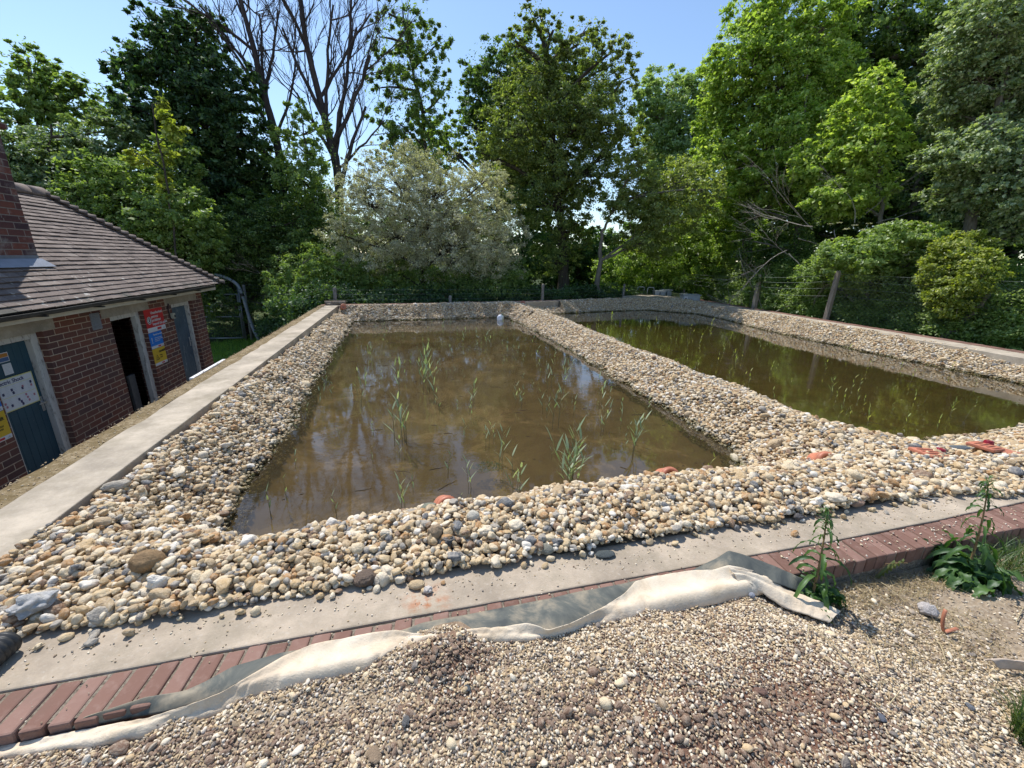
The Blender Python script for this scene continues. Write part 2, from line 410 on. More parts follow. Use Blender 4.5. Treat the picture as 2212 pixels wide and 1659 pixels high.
# ------------------------------------------------------------------ stones (instanced stuff)
def stone_mesh(name, seed, sub=3, amp=.22, facet=.0, nf=1.3):
    import bmesh
    bm = bmesh.new(); bmesh.ops.create_icosphere(bm, subdivisions=sub, radius=.5)
    r = random.Random(seed); off = Vector((r.uniform(-50, 50), r.uniform(-50, 50), r.uniform(-50, 50)))
    cuts = [(Vector((r.gauss(0, 1), r.gauss(0, 1), r.gauss(0, 1))).normalized(), r.uniform(.33, .44)) for _ in range(int(facet))]
    for v in bm.verts:
        d = v.co.normalized()
        k = 1 + amp * noise.noise(d * nf + off) + amp * .45 * noise.noise(d * nf * 2.6 + off)
        p = d * .5 * k
        for cn, cd_ in cuts:
            e = p.dot(cn) - cd_
            if e > 0: p -= cn * e * .85
        v.co = p
    me = bpy.data.meshes.new(name); bm.to_mesh(me); bm.free()
    me.polygons.foreach_set('use_smooth', [True] * len(me.polygons)); return me
def stone_set(cname, mat, n, sub, fl):
    c = bpy.data.collections.new(cname)
    for i in range(n):
        me = stone_mesh(f'{cname}_shape', 100 * n + i + len(cname), sub, random.choice([.15, .3, .45, .55]), random.choice([0, 3, 7, 11]), random.choice([1.0, 1.5, 2.0]))
        me.materials.append(mat); c.objects.link(bpy.data.objects.new(f'{cname}_shape', me))
    return c
def scatter(name, P, scl, rot, tint, coll, nvar):
    me = bpy.data.meshes.new(name); me.vertices.add(len(P)); me.vertices.foreach_set('co', np.asarray(P, np.float32).ravel())
    def at(n_, t_, k, v):
        a = me.attributes.new(n_, t_, 'POINT'); a.data.foreach_set(k, np.ascontiguousarray(v).ravel())
    at('scl', 'FLOAT_VECTOR', 'vector', scl.astype(np.float32)); at('rot', 'FLOAT_VECTOR', 'vector', rot.astype(np.float32))
    at('tint', 'FLOAT', 'value', tint.astype(np.float32)); at('idx', 'INT', 'value', rng.integers(0, nvar, len(P)).astype(np.int32))
    ob = bpy.data.objects.new(name, me); COL.objects.link(ob)
    ng = bpy.data.node_groups.new(name, 'GeometryNodeTree')
    ng.interface.new_socket('Geometry', in_out='INPUT', socket_type='NodeSocketGeometry')
    ng.interface.new_socket('Geometry', in_out='OUTPUT', socket_type='NodeSocketGeometry')
    N = ng.nodes; gi = N.new('NodeGroupInput'); go = N.new('NodeGroupOutput')
    ip = N.new('GeometryNodeInstanceOnPoints'); ci = N.new('GeometryNodeCollectionInfo')
    ci.inputs['Collection'].default_value = coll; ci.inputs['Separate Children'].default_value = True; ci.inputs['Reset Children'].default_value = True
    def na(nm, dt):
        a = N.new('GeometryNodeInputNamedAttribute'); a.data_type = dt; a.inputs['Name'].default_value = nm
        return [s for s in a.outputs if s.enabled and s.name == 'Attribute'][0]
    L = ng.links.new
    L(gi.outputs[0], ip.inputs['Points']); L(ci.outputs[0], ip.inputs['Instance']); ip.inputs['Pick Instance'].default_value = True
    L(na('idx', 'INT'), ip.inputs['Instance Index']); L(na('rot', 'FLOAT_VECTOR'), ip.inputs['Rotation']); L(na('scl', 'FLOAT_VECTOR'), ip.inputs['Scale'])
    L(ip.outputs[0], go.inputs[0])
    md = ob.modifiers.new('scatter', 'NODES'); md.node_group = ng
    return ob
def jgrid(x0, x1, y0, y1, st, j=.5):
    X, Y = np.meshgrid(np.arange(x0, x1, st), np.arange(y0, y1, st)); P = np.stack([X.ravel(), Y.ravel()], 1)
    P[:, 0] += (np.repeat(np.arange(X.shape[0]), X.shape[1]) % 2) * st * .5
    return P + rng.uniform(-j, j, P.shape) * st
cobm = stonemat('flint_cobble'); NV = 16
cobc = stone_set('cobble', cobm, NV, 3, 0)
def cob_mask(P):
    e = 1.395 + .022 * vnoise(P, 5, 21) + .012 * vnoise(P, 17, 22)
    e = e - .10 * sm((P[:, 0] - 2.9) / .5) - .06 * sm((P[:, 0] - 3.6) / .6)
    return (P[:, 1] > e) & (P[:, 0] > -1.635 + .012 * vnoise(P, 7, 23)) & (P[:, 1] < far_y(P[:, 0]) - .01) & \
        (P[:, 0] < right_x(P[:, 1]) + .04 * vnoise(P, 4, 24)) & (P[:, 0] < 10.6)
allP = []; allS = []; allZ = []
for st, size, dz, jit in ((.0225, .0250, .002, .007), (.030, .031, .010, .007), (.021, .021, -.009, .004), (.15, .050, .012, .006)):
    P = jgrid(-1.7, 10.7, 1.2, 14.6, st)
    P = P[cob_mask(P)]; z = bank_z(P)
    if st == .030: k = rng.random(len(P)) < .50; P, z = P[k], z[k]
    if st == .022: k = (P[:, 1] < 5); P, z = P[k], z[k]
    if st == .14: k = rng.random(len(P)) < .28; P, z = P[k], z[k]
    k = z > WL - (.085 if st < .1 else .05); P, z = P[k], z[k]
    s = size * np.exp(rng.normal(0, .24, len(P)))
    z = z + dz + rng.normal(0, jit, len(P)) + np.where(P[:, 1] < 1.47, .012, 0)
    edge = (P[:, 1] < 1.46); z = np.where(edge, np.maximum(z, .35 * s), z)
    allP.append(np.column_stack([P, z])); allS.append(s)
# strays that rolled on to the coping
P = np.column_stack([rng.uniform(-1.2, 3.4, 70), 1.39 - np.abs(rng.normal(0, .03, 70))]); s = rng.uniform(.014, .035, 70)
allP.append(np.column_stack([P, s * .33])); allS.append(s)
P = np.vstack(allP); s = np.concatenate(allS); n = len(P)
asp = np.column_stack([s * rng.uniform(.95, 1.42, n), s * rng.uniform(.78, 1.08, n), s * rng.uniform(.55, .9, n)])
rot = np.column_stack([rng.normal(0, .45, n), rng.normal(0, .45, n), rng.uniform(0, 6.28, n)])
tag(scatter('gravel', P, asp, rot, rng.random(n), cobc, NV), 'cream, tan and grey flint cobbles banked around both ponds', 'gravel', kind='stuff')
print('cobbles', n)

# fine gravel in the foreground
finm = stonemat('fine_gravel', False, True); finc = stone_set('grit', finm, 10, 2, 0)
def fore(P):
    return ground_z(P)
P1 = jgrid(-1.5, 3.3, .2, 1.13, .0062); P2 = jgrid(-1.5, 3.3, .2, 1.13, .017)
s1 = .0072 * np.exp(rng.normal(0, .25, len(P1))); s2 = .013 * np.exp(rng.normal(0, .3, len(P2)))
k2 = rng.random(len(P2)) < .22; P2, s2 = P2[k2], s2[k2]
P = np.vstack([P1, P2]); s = np.concatenate([s1, s2])
yr = 1.066 + .060 * np.exp(-((P[:, 0] - .03) / .13) ** 4) - .03 * sm((-.6 - P[:, 0]) / .2)
vis = (P[:, 1] < yr) & (P[:, 1] > 1.02 - .30 * (P[:, 0] + 1.2) - .16) & (P[:, 0] > -1.5) & (P[:, 0] < 3.3)
P, s = P[vis], s[vis]
red = np.exp(-(((P[:, 0] - .95) / .48) ** 2 + ((P[:, 1] - .62) / .13) ** 2) ** 1.5) * (.55 + .45 * vnoise(P, 6, 35)) + .9 * np.exp(-(((P[:, 0] - .12) / .13) ** 2 + ((P[:, 1] - 1.0) / .05) ** 2)) \
    + .7 * np.exp(-(((P[:, 0] + .45) / .35) ** 2 + ((P[:, 1] - .93) / .07) ** 2)) + .55 * np.exp(-(((P[:, 0] - .1) / .3) ** 2 + ((P[:, 1] - .82) / .07) ** 2))
bare = sm((P[:, 0] - 1.55 - .55 * (1.0 - P[:, 1])) / .5) * .93
bare = np.maximum(bare, sm((P[:, 1] - 1.0) / .05) * sm((P[:, 0] - 1.6) / .1) * .75)
dens = np.clip(1 - .86 * red, .10, 1) * (1 - bare) + .05
patch = .5 + .5 * vnoise(P, 4.5, 31)
k = rng.random(len(P)) < dens; P, s, red, patch = P[k], s[k], red[k], patch[k]
t = rng.random(len(P))
t = np.where((rng.random(len(P)) < red * .75), rng.uniform(.56, .99, len(P)), t)
t = np.where((rng.random(len(P)) < .30 * patch), rng.uniform(.0, .44, len(P)), t)
dirt = .85 * sm(((1.0 - .25 * (P[:, 0] + 1.1)) - P[:, 1]) / .16) * sm(vnoise(P, 2.6, 33) + .55)
t = np.where(rng.random(len(P)) < dirt, rng.choice([.43, .48, .65, .85, .87, .98], len(P)), t)
z = ground_z(P) + s * .25 + rng.normal(0, .0022, len(P))
# crumbs of red-brown soil
ncl = 2600; C2 = np.column_stack([rng.normal(.95, .30, ncl), rng.normal(.62, .08, ncl)]); C3 = np.column_stack([rng.normal(.08, .09, 500), rng.normal(1.0, .035, 500)]); C4 = np.column_stack([rng.uniform(-1.1, .6, 2600), .98 - np.abs(rng.normal(0, .11, 2600))]); C4[:, 1] -= .12 * (C4[:, 0] + .6); C2 = np.vstack([C2, C3, C4])
s4 = .0065 * np.exp(rng.normal(0, .45, len(C2))); z4 = ground_z(C2) + s4 * .35
P = np.vstack([P, C2]); z = np.concatenate([z, z4]); s = np.concatenate([s, s4]); t = np.concatenate([t, rng.uniform(.81, .88, len(C2))])
# chips lying on the coping and in the brick joints
nc = 900; cx = rng.uniform(-1.3, 3.6, nc); cyy = np.where(rng.random(nc) < .55, 1.36 - np.abs(rng.normal(0, .05, nc)), rng.uniform(1.08, 1.36, nc))
cs = rng.uniform(.003, .008, nc)
ny = 170; ky = 1.6 + .0605 * rng.integers(0, 34, ny); ys = rng.uniform(1.08, 1.2, ny)
ne = 1500; ex = rng.uniform(-2.13, -1.99, ne); ey = rng.uniform(.8, 11.2, ne); es = rng.uniform(.004, .011, ne)
P3 = np.vstack([np.column_stack([cx, cyy, cs * .3]), np.column_stack([ky + rng.normal(0, .012, ny), ys, np.full(ny, .003)]), np.column_stack([ex, ey, es * .3 + .008])])
s3 = np.concatenate([cs, rng.uniform(.004, .010, ny), es])
t3 = np.concatenate([rng.random(nc), rng.choice([.1, .35, .93], ny), rng.choice([.1, .2, .5, .58], ne)])
P = np.vstack([np.column_stack([P, z]), P3]); s = np.concatenate([s, s3]); t = np.concatenate([t, t3]); n = len(P)
asp = np.column_stack([s * rng.uniform(.9, 1.6, n), s * rng.uniform(.7, 1.1, n), s * rng.uniform(.45, .9, n)])
rot = np.column_stack([rng.normal(0, .5, n), rng.normal(0, .5, n), rng.uniform(0, 6.28, n)])
tag(scatter('fine_gravel', P, asp, rot, t, finc, 10), 'fine pale pea gravel covering the ground in the foreground', 'gravel', kind='stuff')
print('fine', n)

# ------------------------------------------------------------------ pond walls with coping
conc = concmat('coping_concrete', (.40, .33, .25))
conc2 = concmat('coping_concrete_pale', (.43, .37, .29))
M = Mat('edging_brick'); g = M.geo(); t = M.attr(); n = M.noise(g, 22, 5, .7); n2 = M.noise(g, 5, 4, .6)
c = M.ramp(t, [(0, (.150, .082, .062)), (.5, (.205, .115, .088)), (1, (.25, .15, .118))])
c = M.mix(M.mr(n, .5, .8, 0, .55), c, (.33, .23, .19)); c = M.mix(M.mr(n2, .55, .75, 0, .5), c, (.15, .11, .085))
brm = M.pbr(c, .85, M.bump(n, .5, .004), .2)
M = Mat('brick_joint_grit'); g = M.geo(); n = M.noise(g, 90, 4, .7)
jm = M.pbr(M.ramp(n, [(.3, (.10, .08, .06)), (.6, (.26, .22, .17)), (.75, (.45, .4, .33))]), .95, M.bump(n, 1, .006), .1)

pw = empty('pond_wall', (0, 1.2, 0), label='low front pond wall with concrete coping and a header course of red bricks', cat='wall')
# concrete strip with a slightly irregular worn edge, as a bevelled slab
def slab(pts_in, pts_out, z0, z1, name, mat, par, bev=.006):
    mb = MB(); a = len(pts_in)
    G = []
    for (xi, yi), (xo, yo) in zip(pts_in, pts_out):
        G.append([(xi, yi, z0), (xi, yi, z1), ((xi + xo) / 2, (yi + yo) / 2, z1 + .0005), (xo, yo, z1), (xo, yo, z0)])
    mb.grid(G); e = len(G) - 1
    mb.add(G[0], [(0, 1, 2, 3, 4)]); mb.add(G[e], [(4, 3, 2, 1, 0)])
    return mb.build(name, mat, par, bevel=bev)
xs = np.arange(-2.12, 12.0, .11)
inn = [(x, 1.47) for x in xs]
outp = [(x, 1.213 + .004 * float(vnoise([(x, 3)], 4, 41)[0]) + .03 * max(0, min(1, (x - 2.2) / 1.2))) for x in xs]
slab(outp, inn, -.34, 0, 'concrete_coping', conc, pw)
mb = MB(); x = -2.1; k = 0
while x < 6.2:
    w = .0535 + .0045 * random.random() + (.002 if x > -.5 else -.002); j = .0085 if x < 1.2 else .005
    yo = 1.066 + random.uniform(-.003, .003) + (.012 if x > 1.2 else 0); yi = 1.208 + random.uniform(-.004, .002) + .03 * max(0, min(1, (x - 2.2) / 1.2))
    z = random.uniform(-.003, .002); sh = .014 if x < 0 else .0
    Mx = Matrix.Translation((x, 0, 0)) @ Matrix(((1, .10, 0, -.12), (0, 1, 0, 0), (0, 0, 1, 0), (0, 0, 0, 1)))
    mb.box((0, yo, -.075), (w, yi, z), random.random(), M=Mx)
    x += w + j; k += 1
mb.build('brick_edging', brm, pw, bevel=.006)
MB().box((-2.1, 1.082, -.30), (6.2, 1.209, -.007)).build('brick_joint', jm, pw)
# lower stretcher course seen at the right
mb = MB(); x = 1.2
while x < 6.2:
    w = .20 * random.uniform(.8, 1.05); mb.box((x, 1.085, -.185), (x + w, 1.2, -.082), random.random() * .7); x += w + .008
mb.build('brick_course', brm, pw, bevel=.004)

lw = empty('pond_wall', (-1.9, 6, 0), label='long left pond wall with a flat concrete top running past the brick building', cat='wall')
ys = np.arange(.9, 11.45, .12)
slab([(-1.985 + .008 * float(vnoise([(y, 7)], 3, 42)[0]), y) for y in ys][::-1], [(-1.662, y) for y in ys][::-1], -.6, .004, 'concrete_coping', conc2, lw)
M = Mat('mossy_grit'); g = M.geo(); n = M.noise(g, 40, 5, .75); n2 = M.noise(g, 6, 4)
c = M.ramp(n, [(.3, (.11, .08, .045)), (.5, (.25, .19, .11)), (.68, (.42, .35, .24))]); c = M.mix(M.mr(n2, .42, .6, 0, .75), c, (.155, .115, .055))
mossm = M.pbr(c, .95, M.bump(n, 1., .012), .1)
G = []
for y in np.arange(.9, 11.45, .06):
    e = -2.13 + .016 * float(vnoise([(y, 1)], 5, 43)[0])
    G.append([(e, y, -.12), (e + .004, y, -.004 + .004 * random.random()), (-2.08, y, .006 + .006 * random.random()), (-2.03, y, .008 + .005 * random.random()), (-1.975 + .02 * float(vnoise([(y, 2)], 6, 44)[0]), y, .0045)])
MB().grid(G).build('moss_strip', mossm, lw, smooth=True)
M = Mat('old_render'); g = M.geo(); n = M.noise(g, 4, 6, .7)
rendm = M.pbr(M.ramp(n, [(.3, (.16, .14, .12)), (.7, (.33, .30, .26))]), .9, M.bump(n, .5, .01), .15)
MB().box((-2.125, .9, -1.9), (-1.99, 11.42, -.06)).build('wall_face', rendm, lw)

fw = empty('pond_wall', (4, 12.8, 0), label='far pond wall half hidden by banked gravel, shaded by the trees', cat='wall')
xs = np.arange(-2.1, 10.2, .3)
slab([(x, far_y(x) - .02) for x in xs], [(x, far_y(x) + .16) for x in xs], -.4, .0, 'concrete_coping', conc, fw)
slab([(x, far_y(x) + .165) for x in xs], [(x, far_y(x) + .36) for x in xs], -.5, .004, 'brick_edging', brm, fw)
rw = empty('pond_wall', (10, 7, 0), label='right pond wall with concrete coping and thin line of red bricks below the hedge', cat='wall')
ys = np.arange(1.2, 14.6, .3)
slab([(right_x(y) - .05, y) for y in ys][::-1], [(right_x(y) + .50, y) for y in ys][::-1], -.4, .0, 'concrete_coping', conc2, rw)
mb = MB()
for y in np.arange(1.2, 14.5, .075):
    mb.box((right_x(y) + .512, y, -.3), (right_x(y) + .80, y + .068, random.uniform(-.004, .003)), random.random())
mb.build('brick_edging', brm, rw)
# raised slab at the far corner
pd = MB()
pp = [(8.35, 14.15), (8.9, 14.05), (10.0, 14.2), (10.75, 14.5), (10.5, 15.0), (9.9, 15.4), (8.6, 14.9), (8.2, 14.5)]
pd.add([(x, y, -.3) for x, y in pp] + [(x, y, .045) for x, y in pp], [tuple(range(8))[::-1], tuple(range(8, 16))] + [(i, (i + 1) % 8, 8 + (i + 1) % 8, 8 + i) for i in range(8)])
tag(pd.build('concrete_slab', conc2, bevel=.015), 'rounded raised concrete slab on the far corner of the right pond', 'slab')

# ------------------------------------------------------------------ building
M = Mat('house_brick'); uv = M.uvc(); g = M.geo()
br = M.n('TexBrick'); M.l(uv, br.inputs[0]); br.offset = .5
for k, v in (('Scale', 1), ('Mortar Size', .0055), ('Mortar Smooth', .15), ('Bias', -.15), ('Brick Width', .225), ('Row Height', .075)): br.inputs[k].default_value = v
br.inputs['Color1'].default_value = (.165, .066, .046, 1); br.inputs['Color2'].default_value = (.078, .048, .048, 1); br.inputs['Mortar'].default_value = (.40, .31, .23, 1)
n = M.noise(g, 30, 5, .7); n2 = M.noise(g, 1.6, 4, .6)
c = M.mix(M.mr(n, .45, .75, 0, .5), br.outputs['Color'], M.mix(1., br.outputs['Color'], (1.5, 1.45, 1.5), 'MULTIPLY'))
c = M.mix(M.mr(n2, .5, .75, 0, .35), c, (.13, .10, .085))
hb = M.pbr(c, .85, M.bump(M.math('ADD', M.math('MULTIPLY', br.outputs['Fac'], -1.), M.math('MULTIPLY', n, .4)), .8, .006), .2)
lint = concmat('lintel_concrete', (.36, .32, .26), False)
M = Mat('weathered_door_paint'); g = M.geo(); n = M.noise(M.map(g, (1, 1, .35)), 16, 6, .72); n2 = M.noise(g, 3, 3)
c = M.mix(M.mr(n2, .3, .7), (.016, .050, .075), (.030, .078, .105)); c = M.mix(M.mr(n, .66, .72), c, (.20, .20, .19))
doorm = M.pbr(c, .55, M.bump(n, .3, .003), .3)
M = Mat('faded_door_paint'); g = M.geo(); n = M.noise(M.map(g, (1, 1, .18)), 22, 6, .75); n2 = M.noise(g, 3, 3)
c = M.mix(M.mr(n2, .3, .7), (.045, .070, .095), (.085, .12, .15)); c = M.mix(M.mr(n, .58, .68), c, (.30, .34, .37))
doorm2 = M.pbr(c, .6, M.bump(n, .3, .003), .3)
M = Mat('peeling_white_paint'); g = M.geo(); n = M.noise(M.map(g, (1, 1, .3)), 25, 6, .75)
framem = M.pbr(M.mix(M.mr(n, .52, .66), (.52, .50, .46), (.19, .17, .15)), .75, M.bump(n, .5, .004), .2)
fasm = plain('fascia_cream', (.50, .46, .37), .7, nz=.14, sc=7)
gutm = plain('gutter_dark', (.035, .036, .036), .5, nz=.4, sc=9)
M = Mat('roof_tile_clay'); t = M.attr(); g = M.geo(); n = M.noise(g, 9, 6, .7); n2 = M.noise(g, 2.3, 5, .65); n3 = M.noise(g, 35, 3)
c = M.ramp(t, [(0, (.090, .068, .060)), (.35, (.135, .104, .090)), (.7, (.18, .142, .122)), (1, (.225, .185, .16))])
c = M.mix(M.mr(n3, .45, .8, 0, .5), c, (.24, .21, .19))
zz = M.sep(g)[2]
c = M.mix(M.math('MULTIPLY', M.mr(n, .60, .66, 0, .85), M.mr(zz, .62, 1.15, 1, .18)), c, (.55, .54, .49))
c = M.mix(M.math('MULTIPLY', M.mr(n2, .48, .6), M.mr(zz, .60, .72, .9, 0)), c, (.06, .065, .055))
tilem = M.pbr(c, .8, M.bump(n3, .5, .006), .25)
leadm = plain('lead_flashing', (.22, .24, .28), .45, .5, .3, sc=8)
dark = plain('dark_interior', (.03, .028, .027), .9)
B = empty('brick_outbuilding', (-5.4, 6, -1.75), label='small brick outbuilding with tiled hipped roof, chimney and three doors beside the pond', cat='building')
XW = -4.10; ZT = .47
ops = [(5.17, 5.91), (7.08, 7.88), (8.74, 9.53)]
mb = MB(); ya = 1.5; zt = [.31, .31, .31]
for i, (a, b_) in enumerate(ops + [(9.965, None)]):
    mb.box((XW - .215, ya, -1.80), (XW, a, .62))
    if b_ is not None:
        mb.box((XW - .215, a, .43), (XW, b_, .62)); ya = b_
mb.box((-6.9, 9.965 - .215, -1.8), (XW - .215, 9.965, .62)); mb.box((-6.9, 1.5, -1.8), (-6.7, 9.75, .62)); mb.box((-6.7, 1.5, -1.8), (XW - .215, 1.7, .62))
mb.build('wall', hb, B)
for i, (a, b_) in enumerate(ops):
    l0, l1 = [(4.95, 6.10), (6.92, 8.06), (8.55, 9.73)][i]
    MB().box((XW - .18, l0, .30), (XW + .004, l1, .428 if i else .428)).build('lintel', lint, B, bevel=.004)
# floor and inner partition of the open doorway's room, indoor shade painted near-black
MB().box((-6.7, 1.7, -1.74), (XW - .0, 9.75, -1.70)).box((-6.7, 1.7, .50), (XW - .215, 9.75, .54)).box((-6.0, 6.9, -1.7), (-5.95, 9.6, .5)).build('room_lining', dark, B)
def frame(a, b_, w=.07, x0=-4.235, x1=-4.165):
    f = MB().box((x0, a + .001, -1.7), (x1, a + w, .30)).box((x0, b_ - w, -1.7), (x1, b_ - .001, .30)).box((x0, a + w, .225), (x1 - .002, b_ - w, .298))
    return f.build('door_frame', framem, B, bevel=.006)
def planks(a, b_, mat, x0=-4.262, x1=-4.222, z1=.222, n=6):
    f = MB(); w = (b_ - a) / n
    for i in range(n): f.box((x0, a + i * w + .0018, -1.69), (x1 + random.uniform(-.001, .001), a + (i + 1) * w - .0018, z1))
    f.box((x0 - .012, a, -1.69), (x0 + .004, b_, z1))
    return f.build('door', mat, B, bevel=.003)
steel = plain('worn_steel', (.55, .55, .55), .3, .5, .9, sc=30)
frame(*ops[0], w=.095); d1 = planks(5.265, 5.815, doorm)
def handle(y, z, par, flip=-1):
    h = MB().box((-4.224, y - .018, z - .09), (-4.217, y + .018, z + .09)); h.tube([(-4.218, y, z + .02), (-4.175, y, z + .02), (-4.172, y + flip * .10, z + .02)], .009, 8)
    ob = h.build('handle', steel, None, bevel=.002); ob.parent = par; ob.location = (0, 0, 0); return ob
handle(5.78, -.54, d1)
frame(*ops[1], w=.10)
d2 = MB(); d2.box((-5.0, 7.215, -1.69), (-4.27, 7.255, .22)); d2.build('door', doorm, B)     # leaf swung inwards
frame(*ops[2], w=.045); d3 = planks(8.79, 9.48, doorm2, n=7); handle(9.42, -.50, d3)
# lean-to board inside the open doorway
tag(MB().box((-4.40, 7.62, -1.69), (-4.36, 7.78, -.72)).build('board', plain('grey_board', (.13, .125, .12), .8), bevel=.004), 'upright grey board leaning inside the open dark doorway', 'board')
tag(MB().tube([(-4.42, 7.38, -1.69), (-4.40, 7.56, -.55)], .012, 8).build('broom_handle', plain('yellow_handle', (.30, .25, .06), .5)), 'thin yellow pole leaning inside the open dark doorway', 'pole')
# vent grille
v = MB().box((XW + .0, 6.70, .175), (XW + .012, 6.875, .395))
for k in range(9): v.box((XW + .010, 6.71, .19 + k * .022), (XW + .020, 6.865, .20 + k * .022))
v.build('vent', plain('vent_grey', (.22, .23, .25), .6, sc=40), B, bevel=.0015)
# fascia, soffit, gutter
MB().box((-3.865, .9, .475), (-3.845, 10.03, .60)).box((-6.95, 10.03, .475), (-3.845, 10.05, .60)).build('fascia', fasm, B, bevel=.003)
MB().box((XW - .02, .9, .56), (-3.868, 10.02, .575)).build('soffit', fasm, B)
gu = MB(); G = []
for y in np.arange(.8, 10.08, .3):
    sag = .004 * math.sin(y * 2.1)
    G.append([(-3.795 + .052 * math.cos(a_), y, .585 + sag + .052 * math.sin(a_)) for a_ in np.linspace(PI, 2 * PI, 9)])
gu.grid(G)
for y in np.arange(1, 10, .9): gu.box((-3.85, y, .52), (-3.74, y + .03, .532))
gu.build('gutter', gutm, B, solid=.006)
# roof
PT = R(41); ct, st_ = math.cos(PT), math.sin(PT); EX, EZ, EY1, EY0, RXd = -3.775, .592, 10.19, .75, 1.675
def roofpt(s, y, h=0): return (EX - s * ct + h * st_, y, EZ + s * st_ + h * ct)
SL = RXd / ct; ROWS = 28; GA = SL / ROWS
# slope facing the pond: every tile is modelled
tm = MB()
for r_ in range(ROWS):
    s0 = r_ * GA; s1 = s0 + GA * 1.35
    y0c = EY0 + s0 * ct; y1c = EY1 - s0 * ct - .02; y1t = EY1 - min(s1, SL) * ct - .02
    y = y0c + (r_ % 2) * .08 - .16; wv = .003 * math.sin(r_ * 1.7)
    while y < y1c:
        w = .158; ya_, yb_ = max(y, y0c), min(y + w, y1c)
        if yb_ > ya_ + .01:
            h0 = .023 + random.uniform(-.003, .004) + wv; h1 = .004; dt = random.uniform(-.004, .004); t_ = min(1, max(0, random.gauss(.48, .24)))
            yb2 = min(yb_, y1t + .02) if y1t < yb_ else yb_
            sh = random.uniform(-.002, .002)
            P_ = [roofpt(s0 + sh, ya_ + .0005, h0 - .013), roofpt(s0 + sh + dt, yb_ - .0005, h0 - .013), roofpt(s0 + sh + dt, yb_ - .0005, h0), roofpt(s0 + sh, ya_ + .0005, h0),
                  roofpt(min(s1, SL), ya_ + .0005, h1), roofpt(min(s1, SL), max(yb2, ya_ + .003), h1)]
            tm.add(P_, [(0, 1, 2, 3), (3, 2, 5, 4), (0, 3, 4), (1, 5, 2)], t_)
        y += w + .0015
roofo = tm.build('roof', tilem, B)
ur = MB()
A_ = roofpt(0, EY0); B1 = roofpt(0, EY1); C1 = roofpt(SL, EY1 - RXd); D1 = roofpt(SL, EY0 + RXd)
XB = 2 * C1[0] - EX
ur.add([A_, B1, C1, D1, (XB, EY0, EZ), (XB, EY1, EZ)], [(0, 1, 2, 3), (4, 3, 2, 5), (1, 5, 2), (0, 3, 4)])
ur.build('roof_deck', plain('roof_deck_dark', (.03, .026, .024), .9), B)
# end hip slope and rear slope as stepped rows
eh = MB()
for r_ in range(ROWS):
    s0 = r_ * GA; s1 = s0 + GA
    for (f0, f1) in (((lambda s, q, h: (EX - s * ct - q * (abs(XB - EX) - 2 * s * ct), EY1 - s * ct + h * st_, EZ + s * st_ + h * ct)), 1),
                     ((lambda s, q, h: (XB + s * ct - h * st_, EY0 + s * ct + q * (EY1 - EY0 - 2 * s * ct), EZ + s * st_ + h * ct)), 1)):
        eh.add([f0(s0, 0, .008), f0(s0, 1, .008), f0(s0, 1, .022), f0(s0, 0, .022), f0(s1, 1, .008), f0(s1, 0, .008)], [(0, 1, 2, 3), (3, 2, 4, 5)], random.uniform(.3, .7))
eh.build('roof_rear', tilem, B)
# bonnet hip tiles
hp = MB(); HB = Vector(roofpt(0, EY1, .01)); HT = Vector(roofpt(SL, EY1 - RXd, .01)); nb = 25; ax = (HT - HB).normalized()
side = ax.cross(Vector((0, 0, 1))).normalized(); upv = side.cross(ax)
for k in range(nb):
    p0 = HB + (HT - HB) * (k / nb); L_ = (HT - HB).length / nb * 1.35; G = []
    for q in range(3):
        f = q / 2; rr = .105 * (1 - .42 * f); c0 = p0 + ax * L_ * f + upv * (-.035 + .028 * (1 - f))
        G.append([c0 + side * math.cos(a_) * rr + upv * math.sin(a_) * rr * .8 for a_ in np.linspace(R(12), R(168), 9)])
    hp.grid(G, random.uniform(.1, .6))
    hp.grid([[v_ for v_ in G[0]], [v_ - upv * .016 for v_ in G[0]]], .2)
o_ = hp.build('hip_tile', tilem, None, smooth=True, solid=.012); o_.parent = roofo
rt = MB()
for k in range(18):
    y0_ = EY1 - RXd + .06 - k * .33
    G = [[(C1[0] + math.cos(a_) * r_, y_, C1[2] - .045 + math.sin(a_) * r_) for a_ in np.linspace(R(-10), R(190), 13)] for y_, r_ in ((y0_, .118), (y0_ - .32, .112))]
    rt.grid(G, random.uniform(.6, 1)); 
    if k == 0: rt.add([(C1[0], y0_, C1[2] - .06)] + G[0], [(0, i, i + 1) for i in range(1, 13)], .3)
o_ = rt.build('ridge_tile', tilem, None, smooth=True, solid=.012); o_.parent = roofo
# chimney
M = Mat('sooty_brick'); uv = M.uvc(); g = M.geo()
br = M.n('TexBrick'); M.l(uv, br.inputs[0])
for k, v in (('Scale', 1), ('Mortar Size', .006), ('Mortar Smooth', .2), ('Bias', -.1), ('Brick Width', .225), ('Row Height', .075)): br.inputs[k].default_value = v
br.inputs['Color1'].default_value = (.17, .065, .048, 1); br.inputs['Color2'].default_value = (.05, .036, .045, 1); br.inputs['Mortar'].default_value = (.24, .20, .17, 1)
n = M.noise(g, 24, 5, .7); n2 = M.noise(g, 4, 5, .7)
c = M.mix(M.mr(n2, .52, .7, 0, .6), br.outputs['Color'], (.33, .30, .27)); c = M.mix(M.mr(n, .5, .8, 0, .6), c, (.05, .045, .045))
chm = M.pbr(c, .9, M.bump(M.math('ADD', M.math('MULTIPLY', br.outputs['Fac'], -1.), M.math('MULTIPLY', n, .5)), .9, .008), .15)
ch = MB().box((-4.86, 5.62, .6), (-4.33, 6.505, 1.535)).box((-4.85, 5.63, 1.537), (-4.342, 6.495, 2.50)); cho = ch.build('chimney', chm, B)
